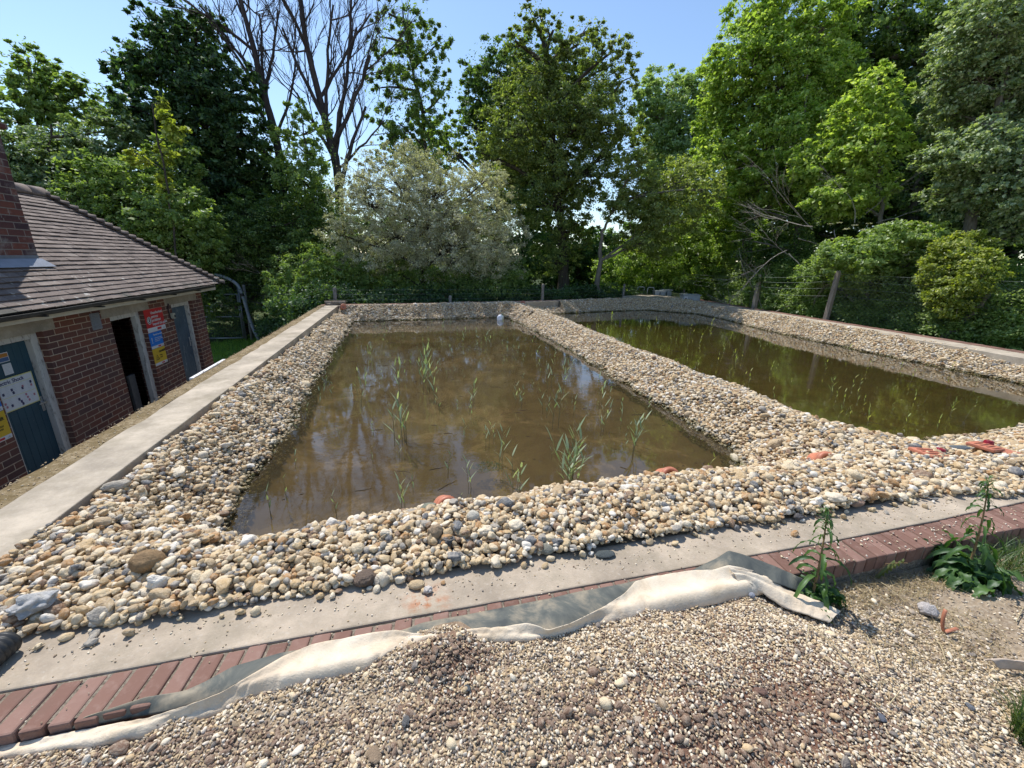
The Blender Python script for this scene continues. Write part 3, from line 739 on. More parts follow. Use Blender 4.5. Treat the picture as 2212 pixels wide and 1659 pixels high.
cp = MB().box((-4.90, 5.58, 2.502), (-4.285, 6.55, 2.56)).box((-4.87, 5.61, 2.562), (-4.315, 6.52, 2.62)).build('chimney_cap', chm, None, bevel=.008); cp.parent = cho
MB().tube([(-4.6, 5.95, 2.6), (-4.6, 5.95, 2.9)], [.11, .095], 16).build('chimney_pot', plain('pot_clay', (.30, .15, .09)), None).parent = cho
# lead apron and stepped side flashing, dressed on to the tiles
fl = MB(); fl.box((-4.33, 5.60, .99), (-4.322, 6.50, 1.135)); sF = (EX + 4.33) / ct
fl.add([roofpt(sF, 5.56, .032), roofpt(sF, 6.52, .032), roofpt(sF - .14, 6.55, .034), roofpt(sF - .14, 5.54, .034)], [(0, 1, 2, 3)])
for k in range(5): fl.box((-4.45 - .1 * k, 6.506, 1.06 + .087 * k), (-4.34 - .1 * k, 6.514, 1.20 + .087 * k))
fl.build('flashing', leadm, None, solid=.003).parent = cho

# ------------------------------------------------------------------ signs and notices
def flat(name, col, rough=.5): return plain(name, col, rough, .4, nz=.04, sc=3, bump=.02)
RED, BLUE, YEL, WHT, BLK = flat('sign_red', (.50, .025, .028)), flat('sign_blue', (.012, .17, .56)), flat('sign_yellow', (.62, .40, .03)), flat('sign_white', (.62, .62, .63)), flat('sign_black', (.02, .02, .02))
NAVY = flat('print_navy', (.03, .03, .10)); PINK = flat('print_pink', (.42, .16, .20)); GREY = flat('print_grey', (.40, .42, .46)); PALEY = flat('print_yellow', (.60, .58, .24))
def words(name, txt, y, z, size, mat, par, x=XW + .008, align='LEFT', bold=.0):
    if '\n' in txt:
        for i_, ln in enumerate(txt.split('\n')): words(name, ln, y, z - i_ * size, size, mat, par, x, align, bold)
        return
    cu = bpy.data.curves.new(name, 'FONT'); cu.body = txt; cu.size = size; cu.align_x = align; cu.extrude = .0006; cu.offset = bold
    tmp = bpy.data.objects.new('tmp', cu); me = bpy.data.meshes.new_from_object(tmp); bpy.data.objects.remove(tmp)
    me.transform(Matrix(((0, 0, 1, x), (1, 0, 0, y), (0, 1, 0, z), (0, 0, 0, 1))))
    return link(name, me, mat, par)
def yring(y, z, r0, r1, x, n=28):
    mb = MB(); G = [[(x, y + math.cos(a_) * r, z + math.sin(a_) * r) for a_ in np.linspace(0, 2 * PI, n)] for r in (r0, r1)]
    return mb.grid(G)
def sign(y0, y1, z0, z1, foot, mat, label):
    e = empty('wall_sign', (XW, y0, z0), label=label, cat='sign')
    MB().box((XW + .001, y0, z0), (XW + .005, y1, z1)).build('panel', mat, e)
    MB().box((XW + .0052, y0 + .002, z0 + .002), (XW + .0062, y1 - .002, z0 + foot)).build('footer', WHT, e)
    lw_ = (y1 - y0)
    MB().box((XW + .0064, y0 + lw_ * .52, z0 + foot * .25), (XW + .0070, y0 + lw_ * .75, z0 + foot * .75)).build('logo', RED, e)
    G_ = MB(); G_.add([(XW + .007, y0 + lw_ * .82, z0 + foot * .25), (XW + .007, y0 + lw_ * .96, z0 + foot * .25), (XW + .007, y0 + lw_ * .91, z0 + foot * .75)], [(0, 1, 2)])
    G_.build('logo_mark', GREY, e); return e
e = sign(7.885, 8.42, -.075, .298, .075, RED, 'red sign reading Unauthorised persons prohibited, topmost of three on the brick pier')
words('lettering', 'Unauthorised\npersons\nprohibited\nbeyond this point', 8.055, .215, .062, WHT, e, bold=.0012)
yring(7.985, .12, .0, .062, XW + .0062).build('emblem', WHT, e); yring(7.985, .12, .040, .052, XW + .0068).build('emblem_ring', BLK, e)
MB().box((XW + .0068, 7.97, .095), (XW + .0074, 8.0, .15)).build('hand_symbol', BLK, e, bevel=.003)
e = sign(7.885, 8.255, -.345, -.08, .045, BLUE, 'blue sign with an exclamation mark, middle of three on the brick pier')
words('lettering', 'Permit to work', 8.0, -.135, .042, WHT, e, bold=.0006); words('small_lettering', 'All contractors must\nobtain a permit before\nstarting work', 8.02, -.185, .026, WHT, e)
words('exclamation_mark', '!', 7.92, -.25, .13, WHT, e, bold=.002)
e = sign(7.885, 8.255, -.635, -.35, .045, YEL, 'yellow DANGER sign, lowest of three on the brick pier')
words('lettering', 'DANGER', 8.06, -.43, .048, BLK, e, bold=.0015); words('small_lettering', 'Deep\nwater', 8.06, -.485, .036, BLK, e)
tri = MB(); tr0 = lambda k: [(XW + .0068, 7.985 + math.sin(a_) * k, -.51 + math.cos(a_) * k) for a_ in (0, 2 * PI / 3, 4 * PI / 3)]
o3, i3 = tr0(.062), tr0(.044); tri.add(o3 + i3, [(0, 1, 4, 3), (1, 2, 5, 4), (2, 0, 3, 5)]); tri.box((XW + .0068, 7.981, -.53), (XW + .0074, 7.989, -.495)); tri.build('triangle_symbol', BLK, e)
# signs on the pier at the left edge
e = sign(4.80, 5.148, -.395, -.12, .045, BLUE, 'blue sign at the left picture edge above a yellow one')
words('lettering', 'Permit to work', 4.86, -.18, .04, WHT, e)
e = sign(4.80, 5.148, -.70, -.40, .045, YEL, 'yellow DANGER sign at the left picture edge beside the dark blue door')
words('lettering', 'DANGER', 4.94, -.49, .044, BLK, e, bold=.0015); words('small_lettering', 'Electrical\nmaterial', 4.98, -.56, .03, BLK, e)
# electric shock poster, with scalloped yellow and black edge
XD = -4.2185
e = empty('poster', (XD, 5.3, -.5), label='white Electric Shock first aid poster with yellow and black edge on the blue door', cat='poster')
MB().box((XD, 5.275, -.495), (XD + .002, 5.765, -.135)).build('border', PALEY, e)
tb = MB()
for k in range(16): tb.box((XD - .0008, 5.275 + k * .0306 + .006, -.135), (XD + .0018, 5.275 + k * .0306 + .022, -.127)); tb.box((XD - .0008, 5.275 + k * .0306 + .006, -.503), (XD + .0018, 5.275 + k * .0306 + .022, -.495))
for k in range(11): tb.box((XD - .0008, 5.765, -.49 + k * .032), (XD + .0018, 5.772, -.474 + k * .032))
tb.build('border_teeth', BLK, e)['kind'] = 'stuff'
MB().box((XD + .0022, 5.287, -.483), (XD + .0030, 5.753, -.147)).build('sheet', WHT, e)
words('heading', 'Electric Shock', 5.30, -.198, .060, NAVY, e, x=XD + .0038, bold=.0012)
rules = MB(); figs = MB(); fp = MB(); tl = MB()
for z_ in (-.215, -.345): rules.box((XD + .0032, 5.295, z_), (XD + .0036, 5.745, z_ + .005))
for (y_, z_) in ((5.34, -.30), (5.45, -.275), (5.46, -.31), (5.58, -.29), (5.40, -.44), (5.50, -.40), (5.52, -.43), (5.53, -.46), (5.70, -.25)):
    MB().box((XD + .0034, y_, z_ - .012), (XD + .0040, y_ + .026, z_ + .018)).build('dark_picture', NAVY, e)
for (y_, z_) in ((5.70, -.285), (5.60, -.37), (5.61, -.405), (5.62, -.44), (5.33, -.40), (5.34, -.435), (5.70, -.40), (5.59, -.27)):
    MB().box((XD + .0034, y_, z_ - .012), (XD + .0040, y_ + .024, z_ + .014)).build('pink_picture', PINK, e)
for k in range(5):
    for q in range(7):
        tl.box((XD + .0034, 5.30 + k * .09, -.225 - q * .017 - (.0 if q < 7 else .1)), (XD + .0037, 5.34 + k * .09, -.2225 - q * .017)); tl.box((XD + .0034, 5.30 + k * .09, -.36 - q * .017), (XD + .0037, 5.335 + k * .09, -.3575 - q * .017))
rules.build('rule_line', PALEY, e); tl.build('small_print', GREY, e)['kind'] = 'stuff'
e = empty('notice', (XD, 5.45, .04), label='small framed orange and blue notice high on the blue door', cat='notice')
MB().box((XD, 5.40, .035), (XD + .003, 5.555, .135)).build('backing', WHT, e); MB().box((XD + .0032, 5.405, .088), (XD + .0038, 5.548, .128)).build('orange_band', flat('print_orange', (.42, .17, .03)), e)
MB().box((XD + .0032, 5.405, .042), (XD + .0038, 5.548, .084)).build('blue_band', flat('print_blue', (.06, .12, .26)), e)
e = empty('notice', (XD, 5.45, -.09), label='small white typed notice on the blue door above the poster', cat='notice')
MB().box((XD, 5.45, -.105), (XD + .003, 5.555, .015)).build('sheet', WHT, e)
l_ = MB()
for k in range(7): l_.box((XD + .0032, 5.465, -.005 - k * .014), (XD + .0036, 5.465 + random.uniform(.05, .08), -.002 - k * .014))
l_.build('small_print', GREY, e)['kind'] = 'stuff'
# key safe and cable by the third door
e = empty('key_safe', (XW, 8.7, .1), label='small cream key box with a dark cable on the bricks beside the far door', cat='key box')
MB().box((XW, 8.655, .06), (XW + .05, 8.725, .155)).build('box', plain('key_box_cream', (.45, .43, .34), .5), e, bevel=.004)
MB().box((XW + .05, 8.672, .075), (XW + .056, 8.71, .125)).build('cover', BLK, e, bevel=.002)
MB().tube([(XW + .012, 8.64, .33), (XW + .012, 8.60, .22), (XW + .014, 8.61, .08), (XW + .012, 8.64, .05)], .012, 6).build('cable', plain('cable_brown', (.05, .03, .03), .6), e)
# white plastic strip lying against the outside of the left wall
tag(MB().box((-2.205, 4.75, -.045), (-2.165, 5.6, -.018)).build('plastic_strip', plain('white_plastic', (.70, .70, .70), .4), bevel=.004), 'long white plastic strip against the outer edge of the left wall', 'plastic strip')

# ------------------------------------------------------------------ fleece and rubber liner over the wall edge
def interp_poly(pts, n):
    P = np.array(pts, float); d = np.r_[0, np.cumsum(np.hypot(*np.diff(P, axis=0).T))]; t = np.linspace(0, d[-1], n)
    return np.column_stack([np.interp(t, d, P[:, k]) for k in range(P.shape[1])])
M = Mat('geotextile_fleece'); g = M.geo(); n = M.noise(g, 7, 6, .7, .4); n2 = M.noise(g, 160, 2); n3 = M.noise(g, 2.2, 3)
c = M.ramp(n, [(.30, (.50, .39, .265)), (.48, (.66, .55, .41)), (.7, (.72, .63, .50))]); c = M.mix(M.mr(n3, .52, .68, 0, .6), c, (.54, .39, .25))
flm = M.pbr(c, .95, M.bump(M.math('ADD', n2, M.math('MULTIPLY', n, 3.)), .5, .003), .1)
M = Mat('rubber_liner'); g = M.geo(); n = M.noise(g, 6, 6, .65, .6); n2 = M.noise(g, 30, 4)
c = M.ramp(n, [(.36, (.060, .068, .066)), (.48, (.11, .115, .10)), (.60, (.26, .225, .165)), (.72, (.33, .28, .205))])
linm = M.pbr(c, .75, M.bump(n2, .3, .002), .3)
def cloth(name, top, bot, n, prof, mat, label, cat, th=.0028, seed=1, par=None, wr=.004):
    pc_ = lambda L: [(a * (1.25 - c) / 1.28, b * (1.25 - c) / 1.28, c) for a, b, c in L]
    T = interp_poly(pc_(top), n); Bq = interp_poly(pc_(bot), n); r_ = random.Random(seed); G = []
    for i in range(n):
        row = []
        for j, (v_, hz, out) in enumerate(prof):
            p = T[i] * (1 - v_) + Bq[i] * v_
            nz_ = noise.noise(Vector((T[i][0] * 9, v_ * 2.2, seed))) * wr * 1.6 + (.5 - abs(noise.noise(Vector((T[i][0] * 22 + v_ * 5, v_ * 2.4, seed + 9))))) * wr * 1.5 + noise.noise(Vector((T[i][0] * 70 - v_ * 9, v_ * 5, seed + 4))) * wr * .5 - wr * .5
            yy = p[1] - out; zz_ = p[2] + hz + nz_ * (1 if 0 < v_ < 1 else .4)
            if yy > 1.060 and -.70 < p[0] < 1.5: zz_ = max(zz_, .007 + hz * .5 + abs(nz_) * .5)
            row.append((p[0] + nz_ * .8, yy, zz_))
        G.append(row)
    mb = MB().grid(G)
    ob = mb.build(name, mat, par, smooth=True, solid=th)
    md = ob.modifiers.new('sub', 'SUBSURF'); md.levels = 1; md.render_levels = 2
    ob.modifiers.move(1, 0)
    return tag(ob, label, cat)
zt_ = .010
cloth('rubber_liner', [(-.93, 1.10, zt_ - .01), (-.80, 1.125, zt_), (-.70, 1.118, zt_), (-.655, 1.135, zt_), (-.59, 1.172, zt_), (-.45, 1.19, zt_), (-.29, 1.185, zt_), (-.06, 1.19, zt_), (.01, 1.205, zt_), (.21, 1.205, .012), (.45, 1.208, .012), (.61, 1.214, .016), (.83, 1.215, .014), (1.0, 1.225, .012)],
      [(-.95, 1.07, -.03), (-.80, 1.065, -.03), (-.70, 1.06, -.01), (-.60, 1.08, .0), (-.5, 1.12, 0), (-.40, 1.15, 0), (-.25, 1.14, 0), (-.1, 1.13, 0), (.05, 1.12, 0), (.25, 1.10, 0), (.45, 1.06, .0), (.55, 1.065, 0), (.75, 1.12, 0), (1.0, 1.17, .0)],
      130, [(0, 0, 0), (.3, .006, 0), (.6, .008, 0), (1, 0, 0)], linm, 'torn dusty black rubber liner lying over the red brick edging under the fleece', 'pond liner', seed=3, wr=.004)
cloth('rubber_liner', [(1.12, 1.205, .008), (1.22, 1.232, .012), (1.34, 1.262, .03), (1.425, 1.292, .058), (1.475, 1.255, .050), (1.53, 1.19, .022), (1.60, 1.09, .004), (1.64, 1.04, -.05)],
      [(1.10, 1.16, .008), (1.20, 1.17, .012), (1.31, 1.17, .016), (1.38, 1.15, .016), (1.42, 1.12, .012), (1.47, 1.08, .006), (1.52, 1.03, -.02), (1.56, 1.0, -.08)],
      60, [(0, 0, 0), (.35, .004, 0), (.7, .002, 0), (1, 0, 0)], linm, 'peaked corner of dark rubber liner standing up at the right end of the fleece', 'pond liner', seed=5, wr=.003)
ftop = [(-1.10, 1.060, -.036), (-.95, 1.058, -.034), (-.84, 1.056, -.026), (-.76, 1.055, -.014), (-.66, 1.07, .0), (-.59, 1.088, .010), (-.50, 1.14, .018), (-.44, 1.175, .02), (-.36, 1.20, .020), (-.27, 1.20, .020), (-.15, 1.20, .022), (-.09, 1.195, .028), (-.03, 1.165, .020), (.05, 1.15, .020), (.21, 1.135, .020), (.38, 1.115, .020), (.45, 1.07, .02), (.54, 1.08, .022), (.69, 1.12, .022), (.81, 1.165, .024), (.89, 1.215, .026), (1.0, 1.22, .024), (1.12, 1.222, .024), (1.27, 1.20, .030), (1.34, 1.205, .040), (1.40, 1.18, .040), (1.44, 1.155, .02)]
fbot = [(a, min(b, 1.050) if a < -.12 or a > .2 else b, c) for a, b, c in [(-1.10, 1.035, -.045), (-.95, 1.02, -.045), (-.85, 1.012, -.042), (-.74, 1.01, -.04), (-.66, 1.012, -.05), (-.58, 1.022, -.045), (-.50, 1.038, -.04), (-.44, 1.046, -.035), (-.36, 1.055, -.03), (-.25, 1.062, -.03), (-.16, 1.065, -.03), (-.10, 1.095, -.02), (-.03, 1.12, .0), (.04, 1.13, .012), (.17, 1.095, .0), (.37, 1.07, -.015), (.48, 1.042, -.025), (.6, 1.05, -.025), (.70, 1.06, -.025), (.83, 1.075, -.025), (.93, 1.083, -.025), (1.02, 1.09, -.025), (1.14, 1.095, -.025), (1.26, 1.095, -.03), (1.34, 1.08, -.03), (1.38, 1.07, -.035), (1.41, 1.06, -.04)]]
fl1 = cloth('fleece_strip', ftop, fbot, 260, [(0, .002, 0), (.06, .004, 0), (.25, .006, 0), (.45, .008, 0), (.65, .011, .0), (.82, .014, .004), (.95, .006, .010), (1.0, -.008, .006)], flm,
      'long crumpled cream fleece strip draped along the brick edge above the fine gravel', 'fleece', th=.0022, seed=2, wr=.0065)
cloth('fleece_strip', [(1.345, 1.20, .050), (1.40, 1.165, .040), (1.44, 1.125, .022), (1.475, 1.075, .0), (1.53, 1.0, -.04), (1.585, .92, -.066), (1.60, .895, -.072)],
      [(1.31, 1.10, .0), (1.34, 1.09, -.01), (1.37, 1.05, -.02), (1.395, .985, -.035), (1.44, .93, -.05), (1.49, .885, -.062), (1.515, .868, -.072)],
      60, [(0, 0, 0), (.15, .006, 0), (.3, .004, 0), (.45, .010, 0), (.7, .006, 0), (1, -.004, 0)], flm, 'short tail of cream fleece folding down to the right of the long strip', 'fleece', th=.0025, seed=8, wr=.006)
fleece_end = [(1.90, .625, -.085), (1.96, .615, -.065), (2.03, .585, -.06), (2.10, .56, -.075)]
cloth('fleece_scrap', fleece_end, [(1.90, .59, -.10), (1.96, .575, -.10), (2.03, .545, -.10), (2.10, .51, -.11)], 14, [(0, -.01, 0), (.3, .016, 0), (.7, .014, 0), (1, -.004, 0)], plain('fleece_dirty', (.48, .39, .31), .95),
      'dirty beige scrap of fleece on the ground near the right edge', 'fleece', th=.004, seed=12, wr=.003)

# ------------------------------------------------------------------ single stones and odds and ends
def one_stone(name, loc, size, rz, col, label, seed, amp=.25, facet=3, nf=1.3, tilt=(0, 0), rough=.6, col2=None, cat='stone'):
    me = stone_mesh(name, seed, 4, amp, facet, nf)
    M = Mat(name + '_rock'); g = M.objc(); n = M.noise(g, 2.5, 6, .65, .5); n2 = M.noise(g, 11, 4, .7)
    c = M.mix(M.mr(n, .35, .65), tuple(x * .75 for x in col), col); c = M.mix(M.mr(n2, .56, .66, 0, .7), c, col2 or tuple(min(.85, x * 1.35) for x in col))
    mt = M.pbr(c, rough, M.bump(n2, .5, .05), .3)
    ob = link(name, me, mt, smooth=True); ob.location = loc; ob.scale = size; ob.rotation_euler = (tilt[0], tilt[1], rz)
    return tag(ob, label, cat)
one_stone('boulder', (-1.025, 1.63, .075), (.115, .095, .085), .1, (.30, .195, .10), 'largest rounded brown cobble on the left part of the front gravel', 3, .15, 1, 1.0, rough=.8, col2=(.36, .25, .14))
one_stone('flint_stone', (-1.575, 2.43, .012), (.13, .055, .05), .42, (.52, .46, .37), 'long pale flint lying on the gravel against the left wall coping', 14, .3, 3)
one_stone('flint_stone', (-1.30, 1.50, .06), (.12, .09, .06), .5, (.50, .49, .47), 'pale blue-grey flint lump in the gravel at the left picture edge', 15, .5, 4, 1.6)
one_stone('pebble', (.815, 1.352, .010), (.092, .048, .022), -.08, (.085, .10, .10), 'flat dark slate pebble lying on the front coping', 16, .1, 0, 1.0, col2=(.12, .14, .14))
one_stone('pebble', (-.005, 1.350, .013), (.062, .044, .030), -.1, (.60, .45, .27), 'smooth cream-orange pebble on the coping edge', 17, .12, 0, 1.0)
one_stone('pebble', (.035, 1.315, .012), (.036, .032, .027), .4, (.68, .62, .56), 'small white pebble with brown specks next to the cream pebble on the coping', 18, .3, 4, 2.0, col2=(.3, .17, .12))
one_stone('cobble', (-.20, 1.415, .028), (.10, .07, .055), .15, (.16, .115, .085), 'dark brown cobble at the gravel edge left of the cream pebble', 19, .25, 4)
one_stone('cobble', (.09, 1.58, .065), (.075, .07, .085), .3, (.34, .25, .16), 'upright brown cobble halfway up the front gravel bank', 20, .25, 5)
one_stone('cobble', (.27, 1.66, .075), (.062, .058, .055), 0, (.62, .57, .47), 'round pale grey cobble on top of the front gravel bank', 21, .06, 0)
one_stone('cobble', (.14, 1.53, .055), (.055, .045, .04), .2, (.22, .20, .18), 'pitted grey stone full of small holes in the front gravel bank', 22, .6, 0, 4.5, col2=(.06, .05, .05))
one_stone('cobble', (.07, 1.86, .02), (.085, .06, .045), .5, (.23, .24, .18), 'olive-grey slab-like cobble near the waterline of the front bank', 23, .15, 4)
one_stone('cobble', (.56, 1.42, .03), (.07, .06, .045), -.3, (.27, .26, .21), 'olive-grey oval cobble at the gravel edge beside the coping', 24, .1, 0)
one_stone('cobble', (-1.24, 1.89, .01), (.08, .045, .035), -.1, (.16, .18, .20), 'blue-grey angular stone on the left bank above the algae patch', 25, .3, 6)
one_stone('flint_stone', (2.06, .865, -.095), (.065, .055, .048), .3, (.50, .46, .43), 'white knobbly flint on the bare soil near the right dock plant', 26, .4, 3, 1.4)
one_stone('cobble', (1.31, 1.035, -.02), (.028, .024, .020), .2, (.30, .32, .37), 'small blue-grey pebble on the fine gravel touching the fleece', 27, .1, 0)
one_stone('flint_stone', (.60, .985, -.02), (.045, .03, .022), -.3, (.42, .23, .07), 'orange-brown flint lying alone on the fine gravel', 28, .4, 3, 1.8)
one_stone('cobble', (1.93, 1.385, .02), (.055, .04, .035), -.1, (.12, .11, .11), 'dark grey stone at the gravel edge left of the first dock plant', 29, .2, 5)
one_stone('cobble', (2.36, 1.41, .03), (.10, .055, .04), .1, (.33, .22, .16), 'long pinkish-brown cobble on the coping edge behind the dock plant', 30, .15, 2)
for k, (x_, y_, s_, cc, lb) in enumerate([(-.82, .93, .035, (.11, .12, .14), 'flat dark slate shard in the fine gravel at the lower left'), (-.05, .85, .030, (.13, .13, .13), 'dark grey shard in the middle of the fine gravel'),
        (.13, .90, .028, (.09, .10, .11), 'charcoal shard below the gravel mound'), 
        (1.30, .55, .03, (.13, .14, .17), 'blue-black shard on the red soil near the bottom'), (-.13, .79, .045, (.33, .24, .16), 'flat tan stone near the bottom of the fine gravel'), (-1.02, .98, .04, (.40, .24, .13), 'orange-tan pebble by the lower left brick corner'),
        (1.72, .55, .03, (.17, .18, .20), 'grey shard in the gravel at the lower right'), (1.02, .70, .04, (.20, .12, .09), 'brown clod of soil near the grey shards')]):
    zg = float(ground_z(np.array([[x_, y_]]))[0])
    one_stone('stone_shard', (x_, y_, zg + .008), (s_, s_ * .7, s_ * .38), k * 1.3, cc, lb, 40 + k, .3, 6)
# orange pipe ends part buried in the bank
potm = plain('orange_pipe_plastic', (.46, .17, .10), .5, .35, nz=.3, sc=14, bump=.15)
pot2 = plain('dull_brown_plastic', (.22, .09, .08), .4, .4)
def pipe_end(x, y, z, r, tilt, rz, label, mat=potm, L=.13):
    e = empty('drain_pipe_end', (x, y, z), 0, label, 'pipe')
    mb = MB(); n_ = 28; prof = [(0, .0, .004), (r * .55, .0, .004), (r * .60, .0, .012), (r * .86, .0, .012), (r, .0, .0), (r * 1.0, 0, -L * .3), (r * 1.0, 0, -L)]
    G = [[(math.cos(a_) * p[0], math.sin(a_) * p[0], p[2]) for a_ in np.linspace(0, 2 * PI, n_)] for p in prof]
    Mx = Matrix.Translation((x, y, z)) @ Matrix.Rotation(rz, 4, 'Z') @ Matrix.Rotation(tilt, 4, 'X')
    mb.grid([[Mx @ Vector(q) for q in row] for row in G]); mb.build('pipe', mat, e, smooth=True)
    rb = MB(); G = [[Mx @ Vector((math.cos(a_) * rr, math.sin(a_) * rr, zz_)) for a_ in np.linspace(0, 2 * PI, n_)] for rr, zz_ in ((r, -.022), (r * 1.07, -.020), (r * 1.07, -.008), (r, -.006))]
    rb.grid(G); rb.build('rim', mat, e, smooth=True); return e
pipe_end(.18, 2.02, -.100, .062, R(62), .1, 'orange plastic pipe end in the gravel by the near edge of the left pond')
pipe_end(1.68, 2.08, -.112, .066, R(58), -.15, 'orange plastic pipe end in the gravel beside the right half of the left pond')
pipe_end(2.92, 2.0, -.075, .066, R(60), -.35, 'orange plastic pipe end where the dividing ridge meets the front bank')
pipe_end(-1.31, 1.80, -.005, .055, R(55), .25, 'brown plastic pipe end half buried behind the big brown cobble', pot2)
pipe_end(3.55, 12.35, -.03, .08, R(70), -.5, 'orange pipe end at the far end of the dividing ridge')
pipe_end(8.0, 13.55, -.16, .08, R(95), .2, 'dark red pipe mouth in the far gravel bank of the right pond', plain('dark_red_plastic', (.16, .03, .03), .5))
pipe_end(-1.52, 11.2, .0, .07, R(70), .3, 'orange pipe end at the far left corner of the ponds')
def gully(x, y, z, rz, label, w=.15):
    e = empty('drain_cover', (x, y, z), 0, label, 'drain cover'); Mx = Matrix.Translation((x, y, z)) @ Matrix.Rotation(rz, 4, 'Z') @ Matrix.Rotation(R(6), 4, 'Y')
    MB().box((-w, -w * .5, -.015), (w * .25, w * .55, .010), M=Mx).build('plate', potm, e, bevel=.006)
    MB().box((-w * .2, -w * .9, -.03), (w * 1.0, w * .05, -.005), M=Mx).build('lower_plate', potm, e, bevel=.006)
    s_ = MB()
    for k in range(4): s_.box((-w * .85, -w * .4 + k * w * .22, .0105), (w * .1, -w * .34 + k * w * .22, .016), M=Mx)
    s_.build('rib', potm, e, bevel=.002)
    MB().tube([Mx @ Vector((w * .35, w * .15, -.01)), Mx @ Vector((w * .35, w * .15, .035))], [.036, .026], 14).build('knob', plain('wine_red_plastic', (.25, .015, .03), .35), e, smooth=False, bevel=.004); return e
gully(3.62, 1.78, .022, -.1, 'orange square drain cover with a dark red knob, nearer of two on the gravel')
gully(4.30, 1.84, -.008, .15, 'orange square drain cover with a dark red knob, farther of two by the right edge')
one_stone('slate', (4.02, 1.86, .0), (.16, .07, .02), -.2, (.12, .14, .15), 'flat grey slate beside the farther orange drain cover', 33, .15, 5)
# white float at the far end
me = stone_mesh('float', 60, 3, .2, 0, 1.2); ob = link('float', me, plain('white_float', (.75, .76, .80), .5), smooth=True); ob.location = (2.55, 11.05, WL + .05); ob.scale = (.19, .15, .22)
tag(ob, 'white plastic float at the far edge of the left pond', 'float')
# corrugated hose at the lower left
hm = plain('black_hose', (.035, .036, .036), .5, .4, nz=.3, sc=40)
pts = interp_poly([(-1.275, 1.365, .040), (-1.285, 1.27, .040), (-1.31, 1.15, .045), (-1.36, 1.0, .03), (-1.5, .8, -.02)], 150)
tag(MB().tube(pts, [.038 + (.0035 if (k // 2) % 2 else -.001) for k in range(150)], 20).build('corrugated_hose', hm, smooth=True), 'black corrugated hose ending on the coping at the lower left corner', 'hose')
# curl of orange strapping on the bare soil
cl = [(2.02 + .022 * math.cos(t_) , .79 + .01 * math.sin(t_), -.06 + .052 * math.sin(t_)) for t_ in np.linspace(2.1, 4.6, 14)] + [(2.04, .78, -.108), (2.075, .775, -.100)]
G = [[(p[0], p[1] - .006, p[2]), (p[0], p[1] + .006, p[2])] for p in cl]
tag(MB().grid(G).build('plastic_curl', plain('faded_orange_plastic', (.42, .17, .10), .5), smooth=True, solid=.003), 'curled strip of orange plastic on the bare soil at the right', 'plastic strip')
# logs at the far left corner of the ponds
tag(MB().tube([(-2.0, 11.5, .06), (-1.5, 11.52, .07)], [.05, .045], 10).tube([(-1.95, 11.42, .02), (-1.62, 11.58, .02)], [.04, .045], 10).build('log', barkmat('log_bark', (.13, .09, .06), (.33, .28, .22)), bevel=0), 'two short weathered logs by the fence post at the far left corner', 'log')

# ------------------------------------------------------------------ generic leaf / blade builders
def leaf_quads(C, L, Wd, N_, U, fold=.25, tint=None):
    """C centres, L lengths, Wd widths, N_ normals, U directions -> verts, faces"""
    n = len(C); U = U - N_ * (U * N_).sum(1)[:, None]; U /= np.linalg.norm(U, axis=1)[:, None] + 1e-9; Sd = np.cross(N_, U)
    h = L[:, None] * .5; w = Wd[:, None] * .5
    V = np.empty((n, 4, 3)); V[:, 0] = C - U * h; V[:, 1] = C + Sd * w - N_ * w * fold; V[:, 2] = C + U * h - N_ * h * fold; V[:, 3] = C - Sd * w - N_ * w * fold
    F = np.arange(n * 4).reshape(n, 4); return V.reshape(-1, 3), F, np.repeat(tint, 4) if tint is not None else None
def unit(v): return v / (np.linalg.norm(v, axis=-1, keepdims=True) + 1e-9)
def blades(bases, h, w, lean, tint, segs=4, curl=.5):
    """tapering curved blades: arrays"""
    n = len(bases); az = rng.uniform(0, 2 * PI, n) if not isinstance(lean, tuple) else lean[1]; ln = lean if not isinstance(lean, tuple) else lean[0]
    D = np.column_stack([np.cos(az), np.sin(az), np.zeros(n)]); Sd = np.column_stack([-np.sin(az), np.cos(az), np.zeros(n)])
    V = np.empty((n, segs + 1, 2, 3))
    for k in range(segs + 1):
        f = k / segs; c = bases + D * (ln * h * (f ** (1 + curl)))[:, None]; c[:, 2] += h * (f - .35 * ln * f * f)
        ww = (w * (1 - f) ** .7 * .5 + .0002)[:, None]; V[:, k, 0] = c - Sd * ww; V[:, k, 1] = c + Sd * ww
    I = np.arange(n)[:, None] * (2 * (segs + 1)); F = []
    for k in range(segs): F.append(np.column_stack([I[:, 0] + 2 * k, I[:, 0] + 2 * k + 1, I[:, 0] + 2 * k + 3, I[:, 0] + 2 * k + 2]))
    return V.reshape(-1, 3), np.vstack(F), np.repeat(tint, 2 * (segs + 1))
grassm = leafmat('grass_blade', (.030, .060, .012), (.075, .145, .025), (.19, .21, .07), .35)
strawm = leafmat('dry_straw', (.16, .11, .05), (.30, .23, .12), (.45, .37, .22), .2, .02)

